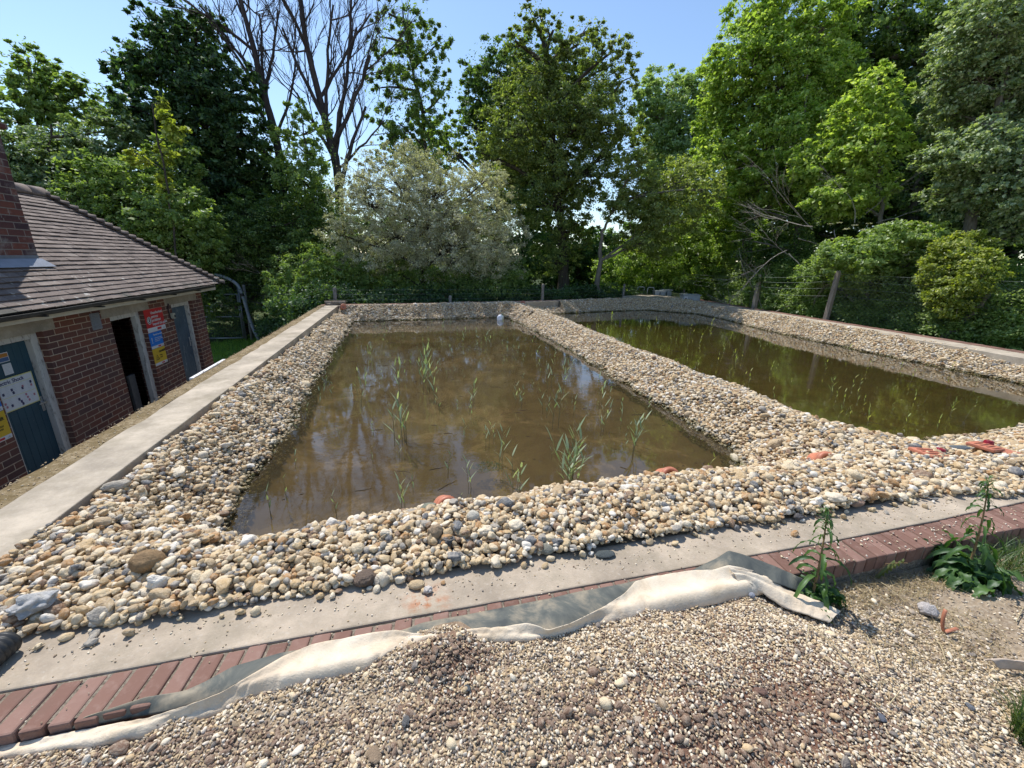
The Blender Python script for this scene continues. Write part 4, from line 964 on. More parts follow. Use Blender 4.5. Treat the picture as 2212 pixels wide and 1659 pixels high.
# ------------------------------------------------------------------ reeds
reedm = leafmat('reed_leaf', (.14, .19, .09), (.26, .34, .20), (.42, .48, .32), .35, .07)
reedm2 = leafmat('young_reed_leaf', (.16, .22, .03), (.32, .38, .09), (.50, .50, .18), .45, .05)
stemm = plain('reed_stem', (.17, .16, .075), .6, nz=.3, sc=30)
def ribbon(mb, p, d, L, w, droop, seed, n=7, tint=.5, fold=.0):
    r_ = random.Random(seed); p = Vector(p); d = Vector(d).normalized(); G = []
    for k in range(n + 1):
        f = k / n; wd = w * (math.sin(PI * min(1, f * .85 + .12)) ** .7) * (1 - f ** 3) + .0004
        s_ = d.cross(Vector((0, 0, 1)));  s_ = s_.normalized() if s_.length > .01 else Vector((1, 0, 0))
        G.append([p - s_ * wd / 2, p + Vector((0, 0, -fold * wd)), p + s_ * wd / 2]); p = p + d * (L / n); d = (d + Vector((0, 0, -droop / n))).normalized()
    mb.grid(G, tint)
def make_reed(stems, nl, hgt, seed, mat, label, grp, spread=.06):
    r_ = random.Random(seed); e = empty('reed_shoot', (0, 0, 0), 0, label, 'reed', grp); st = MB(); lf = MB()
    for q in range(stems):
        bx_, by_ = r_.gauss(0, spread * .5), r_.gauss(0, spread * .5); H = hgt * r_.uniform(.6, 1) if q else hgt; lx, ly = r_.gauss(0, .10) * H, r_.gauss(0, .10) * H
        pt = lambda f: Vector((bx_ + lx * f * f, by_ + ly * f * f, -.09 + (H + .09) * f * .82))
        st.tube([pt(f) for f in np.linspace(0, 1, 6)], [.0045 * (1 - .6 * f) for f in np.linspace(0, 1, 6)], 5, tint=.5)
        a0 = r_.uniform(0, 6.28)
        for k in range(nl):
            f = .38 + .60 * k / max(1, nl - 1); a_ = a0 + k * PI + r_.gauss(0, .6); up = r_.uniform(.6, 1.7) + .9 * f
            ribbon(lf, pt(f), (math.cos(a_), math.sin(a_), up), min(.19, H * r_.uniform(.28, .46)) * (1.15 - .3 * f), .015 * r_.uniform(.8, 1.3) * min(1.25, .8 + .6 * hgt) * 1.15, r_.uniform(.1, .8), seed * 50 + k, tint=r_.uniform(.2, 1))
    st.build('stem', stemm, e); lf.build('foliage', mat, e, smooth=True); return e
def copy_tree(o, parent=None):
    c = o.copy(); COL.objects.link(c); c.parent = parent
    for ch in list(o.children): copy_tree(ch, c)
    return c
def U(zx, zy, ox, oy, sc): k = 2212 / 4032; return ((ox + zx * sc) * k, (oy + zy * sc) * k)
Z5 = (1344, 1008, .6076); Z6 = (2688, 1008, .6076); Z4 = (0, 1008, .6076); ZR = (2000, 1080, .4069)
reedsL = [(Z5, q) for q in [(370, 865, 200), (150, 860, 150), (128, 970, 130), (590, 905, 210), (550, 850, 290), (525, 800, 150), (720, 660, 90), (725, 775, 60), (850, 945, 150), (845, 1030, 90), (380, 1170, 300), (400, 1165, 290), (352, 1075, 120), (375, 1285, 130),
    (1138, 960, 140), (1180, 800, 60), (1305, 985, 130), (1385, 1070, 250), (1350, 840, 180), (1400, 930, 90), (1450, 1500, 470), (1470, 1495, 420), (1130, 1560, 320), (1135, 1540, 180), (1020, 1350, 240), (1035, 1255, 150), (948, 1220, 170), (988, 1190, 110), (842, 1500, 210), (690, 1397, 150), (1685, 950, 190),
    (1738, 895, 80), (1685, 1130, 190), (1880, 1265, 290), (1900, 1205, 200), (1985, 990, 80), (2070, 1415, 70), (1595, 1042, 80), (1118, 652, 70), (1073, 628, 80), (1268, 662, 80), (935, 572, 100), (790, 552, 90), (832, 522, 40), (655, 472, 30), (985, 522, 50), (1028, 502, 50), (1290, 752, 80), (1330, 722, 40),
    (793, 795, 60), (262, 802, 60), (186, 655, 100), (205, 705, 60), (322, 672, 50), (500, 625, 60), (572, 605, 70), (1445, 835, 150), (1383, 652, 60), (1790, 765, 60), (1882, 920, 60), (1820, 1022, 110), (1665, 995, 60), (415, 1640, 260), (780, 1600, 70), (1045, 440, 60), (620, 520, 40), (230, 500, 60), (95, 560, 50), (280, 470, 40), (450, 700, 70), (900, 700, 50), (1480, 620, 40), (1200, 540, 40), (610, 980, 60), (830, 990, 50), (1240, 860, 60), (1560, 880, 70)]] + \
    [(Z4, q) for q in [(1750, 1650, 190), (1912, 1345, 120), (1925, 1125, 90), (2072, 955, 100), (2112, 825, 80), (2178, 1655, 160), (1990, 1010, 80), (2150, 900, 90)]]
reedsR = [(ZR, q) for q in [(660, 432, 70), (865, 455, 80), (997, 485, 120), (930, 490, 60), (1130, 520, 80), (1280, 520, 55), (1362, 585, 110), (1395, 600, 50), (1075, 608, 60), (1175, 572, 40), (1562, 600, 80), (1740, 602, 70), (1785, 592, 80), (1965, 508, 70), (1622, 682, 60), (1742, 708, 60), (1853, 672, 70), (1472, 762, 60),
    (2085, 742, 70), (2150, 632, 50), (1900, 742, 60), (1762, 452, 40), (1440, 482, 70), (2055, 572, 40), (1260, 432, 70)]] + \
    [(Z6, q) for q in [(30, 692, 50), (222, 708, 80), (270, 622, 60), (345, 712, 100), (302, 772, 70), (430, 822, 90), (600, 758, 60), (592, 932, 80), (922, 742, 70), (960, 902, 130), (1095, 862, 90), (1190, 738, 60), (1135, 942, 80), (1172, 972, 70), (1012, 1052, 80), (1050, 1042, 80), (1187, 1092, 140), (1360, 1002, 50), (1500, 942, 80),
    (1745, 1015, 130), (1832, 1052, 100), (1300, 702, 60), (1580, 1032, 30), (1450, 1082, 90), (1650, 1122, 90), (185, 452, 50), (50, 502, 60), (110, 562, 60), (30, 592, 50), (500, 602, 70), (310, 542, 50), (700, 840, 50), (800, 900, 40), (1250, 900, 50), (1900, 960, 50), (450, 480, 50), (540, 560, 40)]] + [(Z6, (160, 1390, 130))]
rr_ = random.Random(99)
reedsL += [(None, (rr_.uniform(-1.0, 2.7), rr_.uniform(2.6, 10.5), rr_.uniform(.10, .26))) for _ in range(60)]
reedsR += [(None, (rr_.uniform(4.6, 9.0), rr_.uniform(2.9, 11.0), rr_.uniform(.10, .24))) for _ in range(45)]
def protos(mat, sd):
    return [[make_reed(1, 3, .3, sd + k, mat, None, None, 0) for k in range(5)], [make_reed(2, 4, .45, sd + 20 + k, mat, None, None, .05) for k in range(4)], [make_reed(5, 5, .7, sd + 40 + k, mat, None, None, .10) for k in range(3)]]
pl, pr = protos(reedm, 500), protos(reedm2, 700); used = set()
sizes = [.3, .45, .7]
for side, lst, pp_ in (('left', reedsL, pl), ('right', reedsR, pr)):
    for i, (zc, (zx, zy, zh)) in enumerate(lst):
        if zc is None: p = np.array([zx, zy, WL])
        else: u = U(zx, zy, *zc); p = onz(u[0], u[1], WL)
        if side == 'left': poly = LP
        else: poly = RP
        if zc is Z6 and zx == 160: poly = LP
        if sdf([p[:2]], poly)[0] > -.03: 
            c0 = np.array(poly).mean(0); p[:2] += (c0 - p[:2]) * .03
        H = zh if zc is None else zh * zc[2] * 2212 / 4032 * mpp(p) / .95 * 1.05
        k = 0 if H < .26 else (1 if H < .5 else 2)
        q = pp_[k][i % len(pp_[k])]; nm = id(q)
        if nm not in used: o_ = q; used.add(nm)
        else: o_ = copy_tree(q)
        o_.location = p; sc_ = H / sizes[k]; o_.scale = (sc_ * .9,) * 2 + (sc_,); o_.rotation_euler = (0, 0, (i * 2.4) % 6.28)
        zone = 'far' if p[1] > 6.5 else 'middle' if p[1] > 4 else 'near'
        pond = 'left' if poly is LP else 'right'
        o_['group'] = f'reed shoots standing in the {pond} pond'
        o_['label'] = {0: f'small reed shoot in the {zone} part of the {pond} pond', 1: f'slender two-stemmed reed in the {zone} part of the {pond} pond', 2: f'tall leafy reed clump in the {zone} part of the {pond} pond'}[k]
        o_['category'] = 'reed'
        if zc is Z5 and zx == 1450: o_['label'] = 'tallest dense reed clump, standing by the front gravel bank of the left pond'
        if zc is Z5 and zx == 1130: o_['label'] = 'spreading reed with long open leaves left of the tallest clump'
for grp_ in pl + pr:
    for q in grp_:
        if id(q) not in used:
            for ch in list(q.children): bpy.data.objects.remove(ch)
            bpy.data.objects.remove(q)
# dead reed bits and scum specks floating on both ponds
db = MB()
for k in range(330):
    if k % 3: x_, y_, poly = random.uniform(-1.2, 2.9), random.uniform(2.3, 11), LP
    else: x_, y_, poly = random.uniform(4.5, 9), random.uniform(2.8, 11.5), RP
    if sdf([(x_, y_)], poly)[0] > -.08: continue
    a_ = random.gauss(-.1, .7); L_ = random.choice([.02, .03, .05, .09, .16]) * random.uniform(.7, 1.3); b2 = a_ + random.gauss(0, .6)
    p1 = (x_ + math.cos(a_) * L_ * .5, y_ + math.sin(a_) * L_ * .5); p2 = (p1[0] + math.cos(b2) * L_ * .5, p1[1] + math.sin(b2) * L_ * .5)
    w_ = random.uniform(.0015, .0035); db.tube([(x_, y_, WL + .001), (*p1, WL + .003), (*p2, WL + .0005)], [w_, w_, w_ * .4], 4)
tag(db.build('floating_debris', plain('dead_reed', (.045, .032, .018), .7, nz=.5, sc=9)), 'dead reed stalks and specks floating on both ponds', 'debris', kind='stuff')
# submerged algae patch and weed at the pond corner
n = 260; a_ = rng.uniform(0, 6.28, n); r_ = np.sqrt(rng.random(n)) * .085; pc = onz(*U(950, 1360, *Z5), WL)
C = np.column_stack([pc[0] + np.cos(a_) * r_ * 1.5, pc[1] + np.sin(a_) * r_, WL - .006 + rng.uniform(-.008, .004, n)])
V, F, T = leaf_quads(C, np.full(n, .018), np.full(n, .010), unit(rng.normal(0, .4, (n, 3)) + [0, 0, 1]), rng.normal(0, 1, (n, 3)), tint=rng.random(n))
tag(link('pond_weed', npmesh('pond_weed', V, F, T), leafmat('pond_weed', (.02, .05, .015), (.05, .12, .04), (.12, .2, .08))), 'patch of green water weed floating in the left pond near the front', 'pond weed')
n = 600; a_ = rng.uniform(0, 6.28, n); r_ = np.sqrt(rng.random(n)); C = np.column_stack([1.98 + r_ * np.cos(a_) * .16, 2.25 + r_ * np.sin(a_) * .05, np.full(n, 0.)]); C[:, 2] = bank_z(C[:, :2]) + .005
V, F, T = blades(C, rng.uniform(.02, .06, n), np.full(n, .003), rng.uniform(.2, 1.2, n), rng.random(n))
tag(link('grass_tuft', npmesh('grass_tuft', V, F, T), grassm), 'low tuft of green grass at the near edge of the left pond', 'grass')

# ------------------------------------------------------------------ dock plants by the brick wall
dockm = leafmat('dock_leaf', (.025, .065, .014), (.055, .125, .028), (.11, .20, .05), .40, .045)
dstm = plain('dock_stem', (.22, .15, .07), .6, nz=.3, sc=30)
def broad(mb, p, d, L, w, droop, r_, n=12, wave=.012, tint=.5, twist=0.):
    p = Vector(p); d = Vector(d).normalized(); G = []; ph = r_.uniform(0, 6)
    for k in range(n + 1):
        f = k / n; wd = w * (math.sin(PI * min(1, f * .9 + .08)) ** .75) + .001; s_ = d.cross(Vector((0, 0, 1))); s_ = s_.normalized() if s_.length > .01 else Vector((1, 0, 0))
        s_ = Matrix.Rotation(twist * f, 3, d) @ s_; nn = s_.cross(d).normalized(); row = []
        for q in (-1, -.5, 0, .5, 1): row.append(p + s_ * wd * .5 * q + nn * (abs(q) * wd * .16 + (abs(q) == 1) * wave * math.sin(f * 26 + ph + q)))
        G.append(row); p = p + d * (L / n); d = (d + Vector((0, 0, -droop / n))).normalized()
    mb.grid(G, tint)
def dock(x, y, z, H, lean, seed, label, wide, nl):
    r_ = random.Random(seed); e = empty('dock_plant', (x, y, z), 0, label, 'weed'); st = MB(); lf = MB(); bl = MB()
    pt = lambda f: Vector((x + lean[0] * f * f, y + lean[1] * f * f, z + H * f))
    st.tube([pt(f) for f in np.linspace(0, 1, 12)], [.0065 * (1 - .7 * f) for f in np.linspace(0, 1, 12)], 7)
    for k in range(26):
        f = .18 + .80 * k / 25; a_ = k * 2.4 + r_.gauss(0, .3); L_ = (.17 * (1 - f) + .05) * r_.uniform(.8, 1.3)
        broad(lf, pt(f), (math.cos(a_), math.sin(a_), r_.uniform(.4, 1.2)), L_, .016 * (1.25 - f) + .003, r_.uniform(2.5, 5.5), r_, 12, .003, r_.uniform(.2, .8), twist=r_.uniform(-1.5, 1.5))
    for k in range(60):       # tight curled top tuft
        f = r_.uniform(.82, 1.02); a_ = r_.uniform(0, 6.28); ribbon(lf, pt(f), (math.cos(a_), math.sin(a_), r_.uniform(-.2, 1.2)), r_.uniform(.02, .06), .004, r_.uniform(0, 4), k, 5, r_.uniform(.4, 1))
    for k in range(nl):
        a_ = r_.uniform(0, 6.28); L_ = r_.uniform(.11, .22) * wide; q = Vector((x + r_.gauss(0, .04) * wide, y + r_.gauss(0, .03) * wide, z + r_.uniform(0, .05)))
        if q.y > 1.05: q.y = 1.04
        dy = math.sin(a_); dy = dy if dy < 0 else dy * .25
        broad(bl, q, (math.cos(a_), dy, r_.uniform(.5, 2.0)), L_ * .85, .028 * wide * r_.uniform(.6, 1.3), r_.uniform(2.2, 5.2), r_, 16, .008, r_.uniform(.1, .9), twist=r_.uniform(-.8, .8))
    st.build('stem', dstm, e, smooth=True); lf.build('stem_leaf', dockm, e, smooth=True); bl.build('basal_leaf', dockm, e, smooth=True)
dock(1.62, 1.02, -.12, .43, (.02, .05), 5, 'smaller dock plant with curled leaves growing at the end of the fleece', .85, 70)
dock(2.50, .98, -.13, .50, (.0, .05), 11, 'larger bushy dock plant against the bricks at the right edge', 1.2, 120)
# grasses and straw at the wall foot and corner
def gpatch(name, n, cx_, cy_, rx, ry, h0, h1, mat, label, lean=(.2, .9), w=.003, zoff=0, cat='grass', kind=None, zf=None):
    a_ = rng.uniform(0, 6.28, n); r_ = np.sqrt(rng.random(n)); C = np.column_stack([cx_ + r_ * np.cos(a_) * rx, cy_ + r_ * np.sin(a_) * ry, np.zeros(n)])
    C[:, 2] = (ground_z(C[:, :2]) if zf is None else zf) + zoff
    V, F, T = blades(C, rng.uniform(h0, h1, n), np.full(n, w), rng.uniform(*lean, n), rng.random(n))
    return tag(link(name, npmesh(name, V, F, T), mat), label, cat, kind=kind)
gpatch('grass', 500, 2.85, .97, .30, .08, .05, .17, grassm, 'green grass growing at the wall foot beyond the larger dock', (.3, 1.2), kind='stuff')
gpatch('dry_grass', 1300, 2.0, 1.0, .55, .07, .012, .05, strawm, 'dry straw and dead grass along the foot of the brick edge', (.5, 2.2), .0016, kind='stuff')
gpatch('dry_grass', 700, 1.95, .78, .35, .16, .01, .035, strawm, 'dead grass scattered over the bare soil at the right', (.8, 2.6), .0015, kind='stuff')
gpatch('grass_tuft', 700, 1.86, .43, .11, .07, .06, .16, grassm, 'green grass tuft in the bottom right corner', (.2, 1.0), .003)
stc = MB()
for k in range(16):
    x_, y_ = random.uniform(1.2, 2.4), random.uniform(.55, .98); a_ = random.uniform(0, PI); L_ = random.uniform(.05, .16); z_ = float(ground_z(np.array([[x_, y_]]))[0]) + .012
    stc.tube([(x_, y_, z_), (x_ + math.cos(a_) * L_ * .5, y_ + math.sin(a_) * L_ * .5, z_ + .012), (x_ + math.cos(a_) * L_, y_ + math.sin(a_) * L_, z_)], .0016, 5)
tag(stc.build('straw', plain('straw_stalk', (.42, .34, .20), .7)), 'loose straw stalks strewn over gravel and soil at the right', 'straw', kind='stuff')
e = empty('fern_sprig', (2.06, 1.075, -.1), label='small light green fern sprig growing from the brick face', cat='weed'); fm = MB(); fs = MB()
for a0, n_ in ((.4, 12), (1.0, 8)):
    fs.tube([(2.06, 1.07, -.12), (2.06 + .06 * a0, 1.06, -.03), (2.07 + .12 * a0, 1.04, -.01 - .02 * a0)], .0015, 5)
    for k in range(n_):
        f = k / n_; p0 = (2.06 + .12 * a0 * f, 1.065 - .02 * f, -.11 + .10 * f)
        for s_ in (-1, 1): ribbon(fm, p0, (.4, .1, s_ * .9), .028 * (1 - .5 * f), .010, .3, k, 5, .9)
fs.build('stem', dstm, e); fm.build('leaflet', grassm, e, smooth=True)

# ------------------------------------------------------------------ gate, hose, fences, boxes beyond the ponds
galv = plain('galvanised_steel', (.30, .33, .34), .45, .5, .6, sc=25)
YG = 15.75
e = empty('mesh_gate', (-5.95, YG, -1.62), label='grey tubular gate filled with wire mesh behind the brick building', cat='gate')
f = MB()
for z_ in (-.115, -.86, -1.585): f.tube([(-6.52, YG, z_), (-5.42, YG, z_)], .022, 8)
f.tube([(-6.52, YG, -1.6), (-6.52, YG, -.1)], .022, 8); f.tube([(-5.44, YG, -1.6), (-5.44, YG, -.1)], .022, 8); f.build('gate_frame', galv, e, smooth=True)
f = MB()
for k in range(18): f.tube([(-6.5 + k * .06, YG + .01, -1.58), (-6.5 + k * .06, YG + .01, -.12)], .0022, 4, cap=False)
for k in range(25): f.tube([(-6.5, YG + .012, -1.56 + k * .06), (-5.44, YG + .012, -1.56 + k * .06)], .0022, 4, cap=False)
f.build('wire_mesh', plain('mesh_green', (.10, .15, .13), .5), e)
f = MB()
f.tube([(-5.40, YG + .05, -1.75), (-5.40, YG + .05, .20)], .03, 10); f.build('gate_post', galv, e, smooth=True)
MB().tube([(-5.22, YG + .06, -1.75), (-5.22, YG + .06, .20)], .045, 10).build('gate_post', plain('gate_post_wood', (.22, .21, .19), .9), e, smooth=True)
for nm, x0_, z0_, w_, h_, cc, lb in (('notice', -6.40, -.70, .19, .22, (.50, .53, .58), 'white paper notice hung on the mesh gate'), ('notice', -6.08, -.53, .19, .11, (.40, .34, .25), 'small beige notice on the mesh gate'), ('notice', -5.84, -.37, .24, .17, (.16, .21, .12), 'dull green plate on the mesh gate')):
    tag(MB().box((x0_, YG - .035, z0_), (x0_ + w_, YG - .028, z0_ + h_)).build(nm, plain('notice_board', cc, .6, nz=.25, sc=14), bevel=.002), lb, 'notice')
hp_ = interp_poly([(-7.6, 15.5, -.1), (-7.1, 15.5, .2), (-6.6, 15.5, .42), (-6.25, 15.5, .50), (-6.0, 15.5, .53), (-5.75, 15.5, .50), (-5.5, 15.5, .40), (-5.3, 15.5, .25), (-5.19, 15.5, .08), (-5.15, 15.5, -.2), (-5.14, 15.5, -.5), (-5.12, 15.5, -.85), (-5.02, 15.45, -1.25), (-4.85, 15.4, -1.65)], 60)
for _ in range(4): hp_[1:-1] = (hp_[:-2] + hp_[1:-1] * 2 + hp_[2:]) / 4
e = empty('flexible_pipe', tuple(hp_[20]), label='thick grey flexible pipe arching over beside the mesh gate', cat='pipe')
MB().tube(hp_, .052, 12).build('pipe', plain('grey_pipe', (.20, .23, .26), .4, .5, nz=.2, sc=12), e, smooth=True)
for k in (30, 36, 41, 46, 51):
    MB().tube([hp_[k], hp_[k] + (hp_[k + 1] - hp_[k]) * .35], .058, 12).build('clip', BLK, e)
woodm = barkmat('post_wood', (.13, .115, .10), (.30, .275, .245)); concp = concmat('post_concrete', (.22, .195, .165))
wirem = plain('fence_wire', (.14, .17, .15), .6, .3, .2)
FP = [(-8.2, 15.9), (-5.0, 15.9), (-1.80, 11.85), (1.3, 12.35), (4.42, 13.05), (8.35, 14.75), (11.35, 15.8)]
e = empty('wire_fence', (1, 12.5, -.3), label='wire fence on wooden posts running behind the far pond wall under the trees', cat='fence')
for i, (x_, y_) in enumerate(FP[2:6]):
    zt2 = [.42, .2, .54, .50][i]
    MB().tube([(x_, y_, -.6), (x_ + .01, y_, zt2 - .02), (x_ + .01, y_, zt2)], [.05, .046, .03], 9).build('post', woodm, e, smooth=True)
for k, z_ in enumerate((.10, .24, .36)):
    MB().tube([(x_, y_ - .05, z_ + .01 * (i % 2)) for i, (x_, y_) in enumerate(FP[2:])], .0022, 4).build('wire', wirem, e)
e = empty('wire_fence', (-6.5, 15.9, -1.7), label='strands of wire above and beside the mesh gate on the left', cat='fence')
for z_ in (-.02, .12, .22): MB().tube([(-8.5, 15.9, z_), (-5.4, 15.86, z_ - .02), (-3.4, 13.6, z_ + .1), (-1.8, 11.9, z_ + .12)], .0022, 4).build('wire', wirem, e)
# right fence
e = empty('wire_fence', (11.2, 8, -.3), label='sagging wire fence on leaning concrete posts in front of the right hedge', cat='fence')
def rpost(p0, p1, w, mat):
    d = (Vector(p1) - Vector(p0)); mb = MB(); a_ = Vector((0, 1, 0)); b2 = d.cross(a_).normalized(); c2 = d.cross(b2).normalized()
    def ring(p, s): p = Vector(p); return [p + b2 * w * s * i + c2 * w * s * j for i, j in ((-1, -1), (1, -1), (1, 1), (-1, 1))]
    vs = ring(p0, 1) + ring(Vector(p0) + d * .97, .85) + ring(p1, .6)
    mb.add(vs, [(3, 2, 1, 0), (8, 9, 10, 11)] + [(k * 4 + i, k * 4 + (i + 1) % 4, k * 4 + 4 + (i + 1) % 4, k * 4 + 4 + i) for k in (0, 1) for i in range(4)])
    return mb.build('post', mat, e, bevel=.008)
B0 = onz(*U(925, 415, *Z6), -.02); T0 = atd(*U(1012, 95, *Z6), math.hypot(B0[0], B0[1]) + .0)
rpost((B0[0], B0[1], -.5), T0, .055, concp)
B1_ = onz(*U(460, 345, *Z6), -.02); T1_ = atd(*U(505, 120, *Z6), math.hypot(B1_[0], B1_[1]))
rpost((B1_[0], B1_[1], -.5), T1_, .06, concp)
far_e = (11.35, 15.8)
rpost((12.9, 2.8, -.5), (13.0, 2.8, 1.35), .055, concp)
for k, f_ in enumerate((.93, .80, .66, .50)):
    q = [(far_e[0], far_e[1], .2 + f_ * .8), tuple(B1_ * (1 - f_) + T1_ * f_), tuple(B0 * (1 - f_) + T0 * f_), (12.95, 2.8, 1.3 * f_)]
    qq = []
    for a1, a2 in zip(q[:-1], q[1:]):
        for t_ in np.linspace(0, 1, 9)[:-1]: v_ = Vector(a1).lerp(Vector(a2), t_); v_.z -= .08 * 4 * t_ * (1 - t_) * .5; qq.append(v_)
    MB().tube(qq, .003, 4).build('wire', wirem, e)
cm = MB(); A0 = Vector(B0); A1 = Vector((12.95, 2.8, -.05)); dd = (A1 - A0); Lc = dd.length; dd.normalize()
stp = .085
for k in range(-14, int(Lc / stp)):
    for s_ in (1, -1):
        a_ = k * stp; p0 = (a_, 0) if s_ > 0 else (a_, 1.15); p1 = (a_ + 1.15, 1.15) if s_ > 0 else (a_ + 1.15, 0)
        t0 = max(0, -a_ / 1.15); t1 = min(1, (Lc - a_) / 1.15)
        if t1 <= t0: continue
        P0 = A0 + dd * (a_ + 1.15 * t0) + Vector((0, 0, p0[1] + (p1[1] - p0[1]) * t0)); P1 = A0 + dd * (a_ + 1.15 * t1) + Vector((0, 0, p0[1] + (p1[1] - p0[1]) * t1))
        cm.tube([P0, P1], .0018, 3, cap=False)
cm.build('chain_link', wirem, e)
# tubular handrails and metal boxes on the far corner
def rail(px0, px1, pt_, pb, label):
    D_ = 18.4; a_ = atd(*[v * 2212 / 4032 for v in (px0, pb)], D_); c_ = atd(*[v * 2212 / 4032 for v in (px1, pb)], D_); zt3 = atd(px0 * 2212 / 4032, pt_ * 2212 / 4032, D_)[2]
    tag(MB().tube([(a_[0], a_[1], -.3), (a_[0], a_[1], zt3 - .06), (a_[0] + .03, a_[1] - .01, zt3), (c_[0] - .03, c_[1], zt3), (c_[0], c_[1], zt3 - .06), (c_[0], c_[1], -.3)], .022, 8).build('handrail', galv, smooth=True), label, 'handrail')
rail(2508, 2534, 1129, 1165, 'left one of two low steel hoop rails beyond the far corner')
rail(2547, 2572, 1131, 1166, 'right one of two low steel hoop rails beyond the far corner')
mbx = plain('cabinet_grey', (.34, .37, .40), .5, .5, .3, nz=.15, sc=6)
def cab(px, pz0, pz1, D_, w, d, rz, label, mat=mbx, eyes=False):
    p = atd(px * 2212 / 4032, pz0 * 2212 / 4032, D_); zt3 = atd(px * 2212 / 4032, pz1 * 2212 / 4032, D_)[2]; e = empty('metal_cabinet', (p[0], p[1], -.3), 0, label, 'cabinet')
    Mx = Matrix.Translation((p[0], p[1], 0)) @ Matrix.Rotation(rz, 4, 'Z')
    MB().box((-w / 2, -d / 2, -.35), (w / 2, d / 2, zt3 - .03), M=Mx).build('body', mat, e, bevel=.01)
    MB().box((-w / 2 - .03, -d / 2 - .03, zt3 - .028), (w / 2 + .03, d / 2 + .03, zt3), M=Mx).build('lid', WHT if not eyes else mat, e, bevel=.006)
    if eyes:
        MB().box((-w * .42, -d / 2 - .008, -.12), (-w * .24, -d / 2 - .002, zt3 - .08), M=Mx).build('panel', WHT, e); 
        for q in (0, 1): MB().box((-w * .38, -d / 2 - .014, -.05 + q * .09), (-w * .30, -d / 2 - .009, -.0 + q * .09), M=Mx).build('dial', BLK, e)
    else:
        MB().box((-w * .05, -d / 2 - .010, -.3), (w * .03, -d / 2 - .003, zt3 - .06), M=Mx).build('seam', BLK, e)
cab(2592, 1165, 1143, 18.6, .42, .4, -.3, 'low grey box with a pale lid beside the hoop rails at the far corner')
cab(2618, 1165, 1139, 18.9, .40, .4, -.3, 'taller ribbed grey cabinet right of the pale-lidded box at the far corner')
cab(2714, 1185, 1158, 17.3, .62, .45, -.35, 'squat grey cabinet with two round dials at the far right corner', eyes=True)
tag(MB().tube([(11.45, 15.2, -.4), (11.45, 15.2, .30)], .03, 8).build('marker_post', woodm), 'thin short wooden stake between the grey cabinets', 'post')

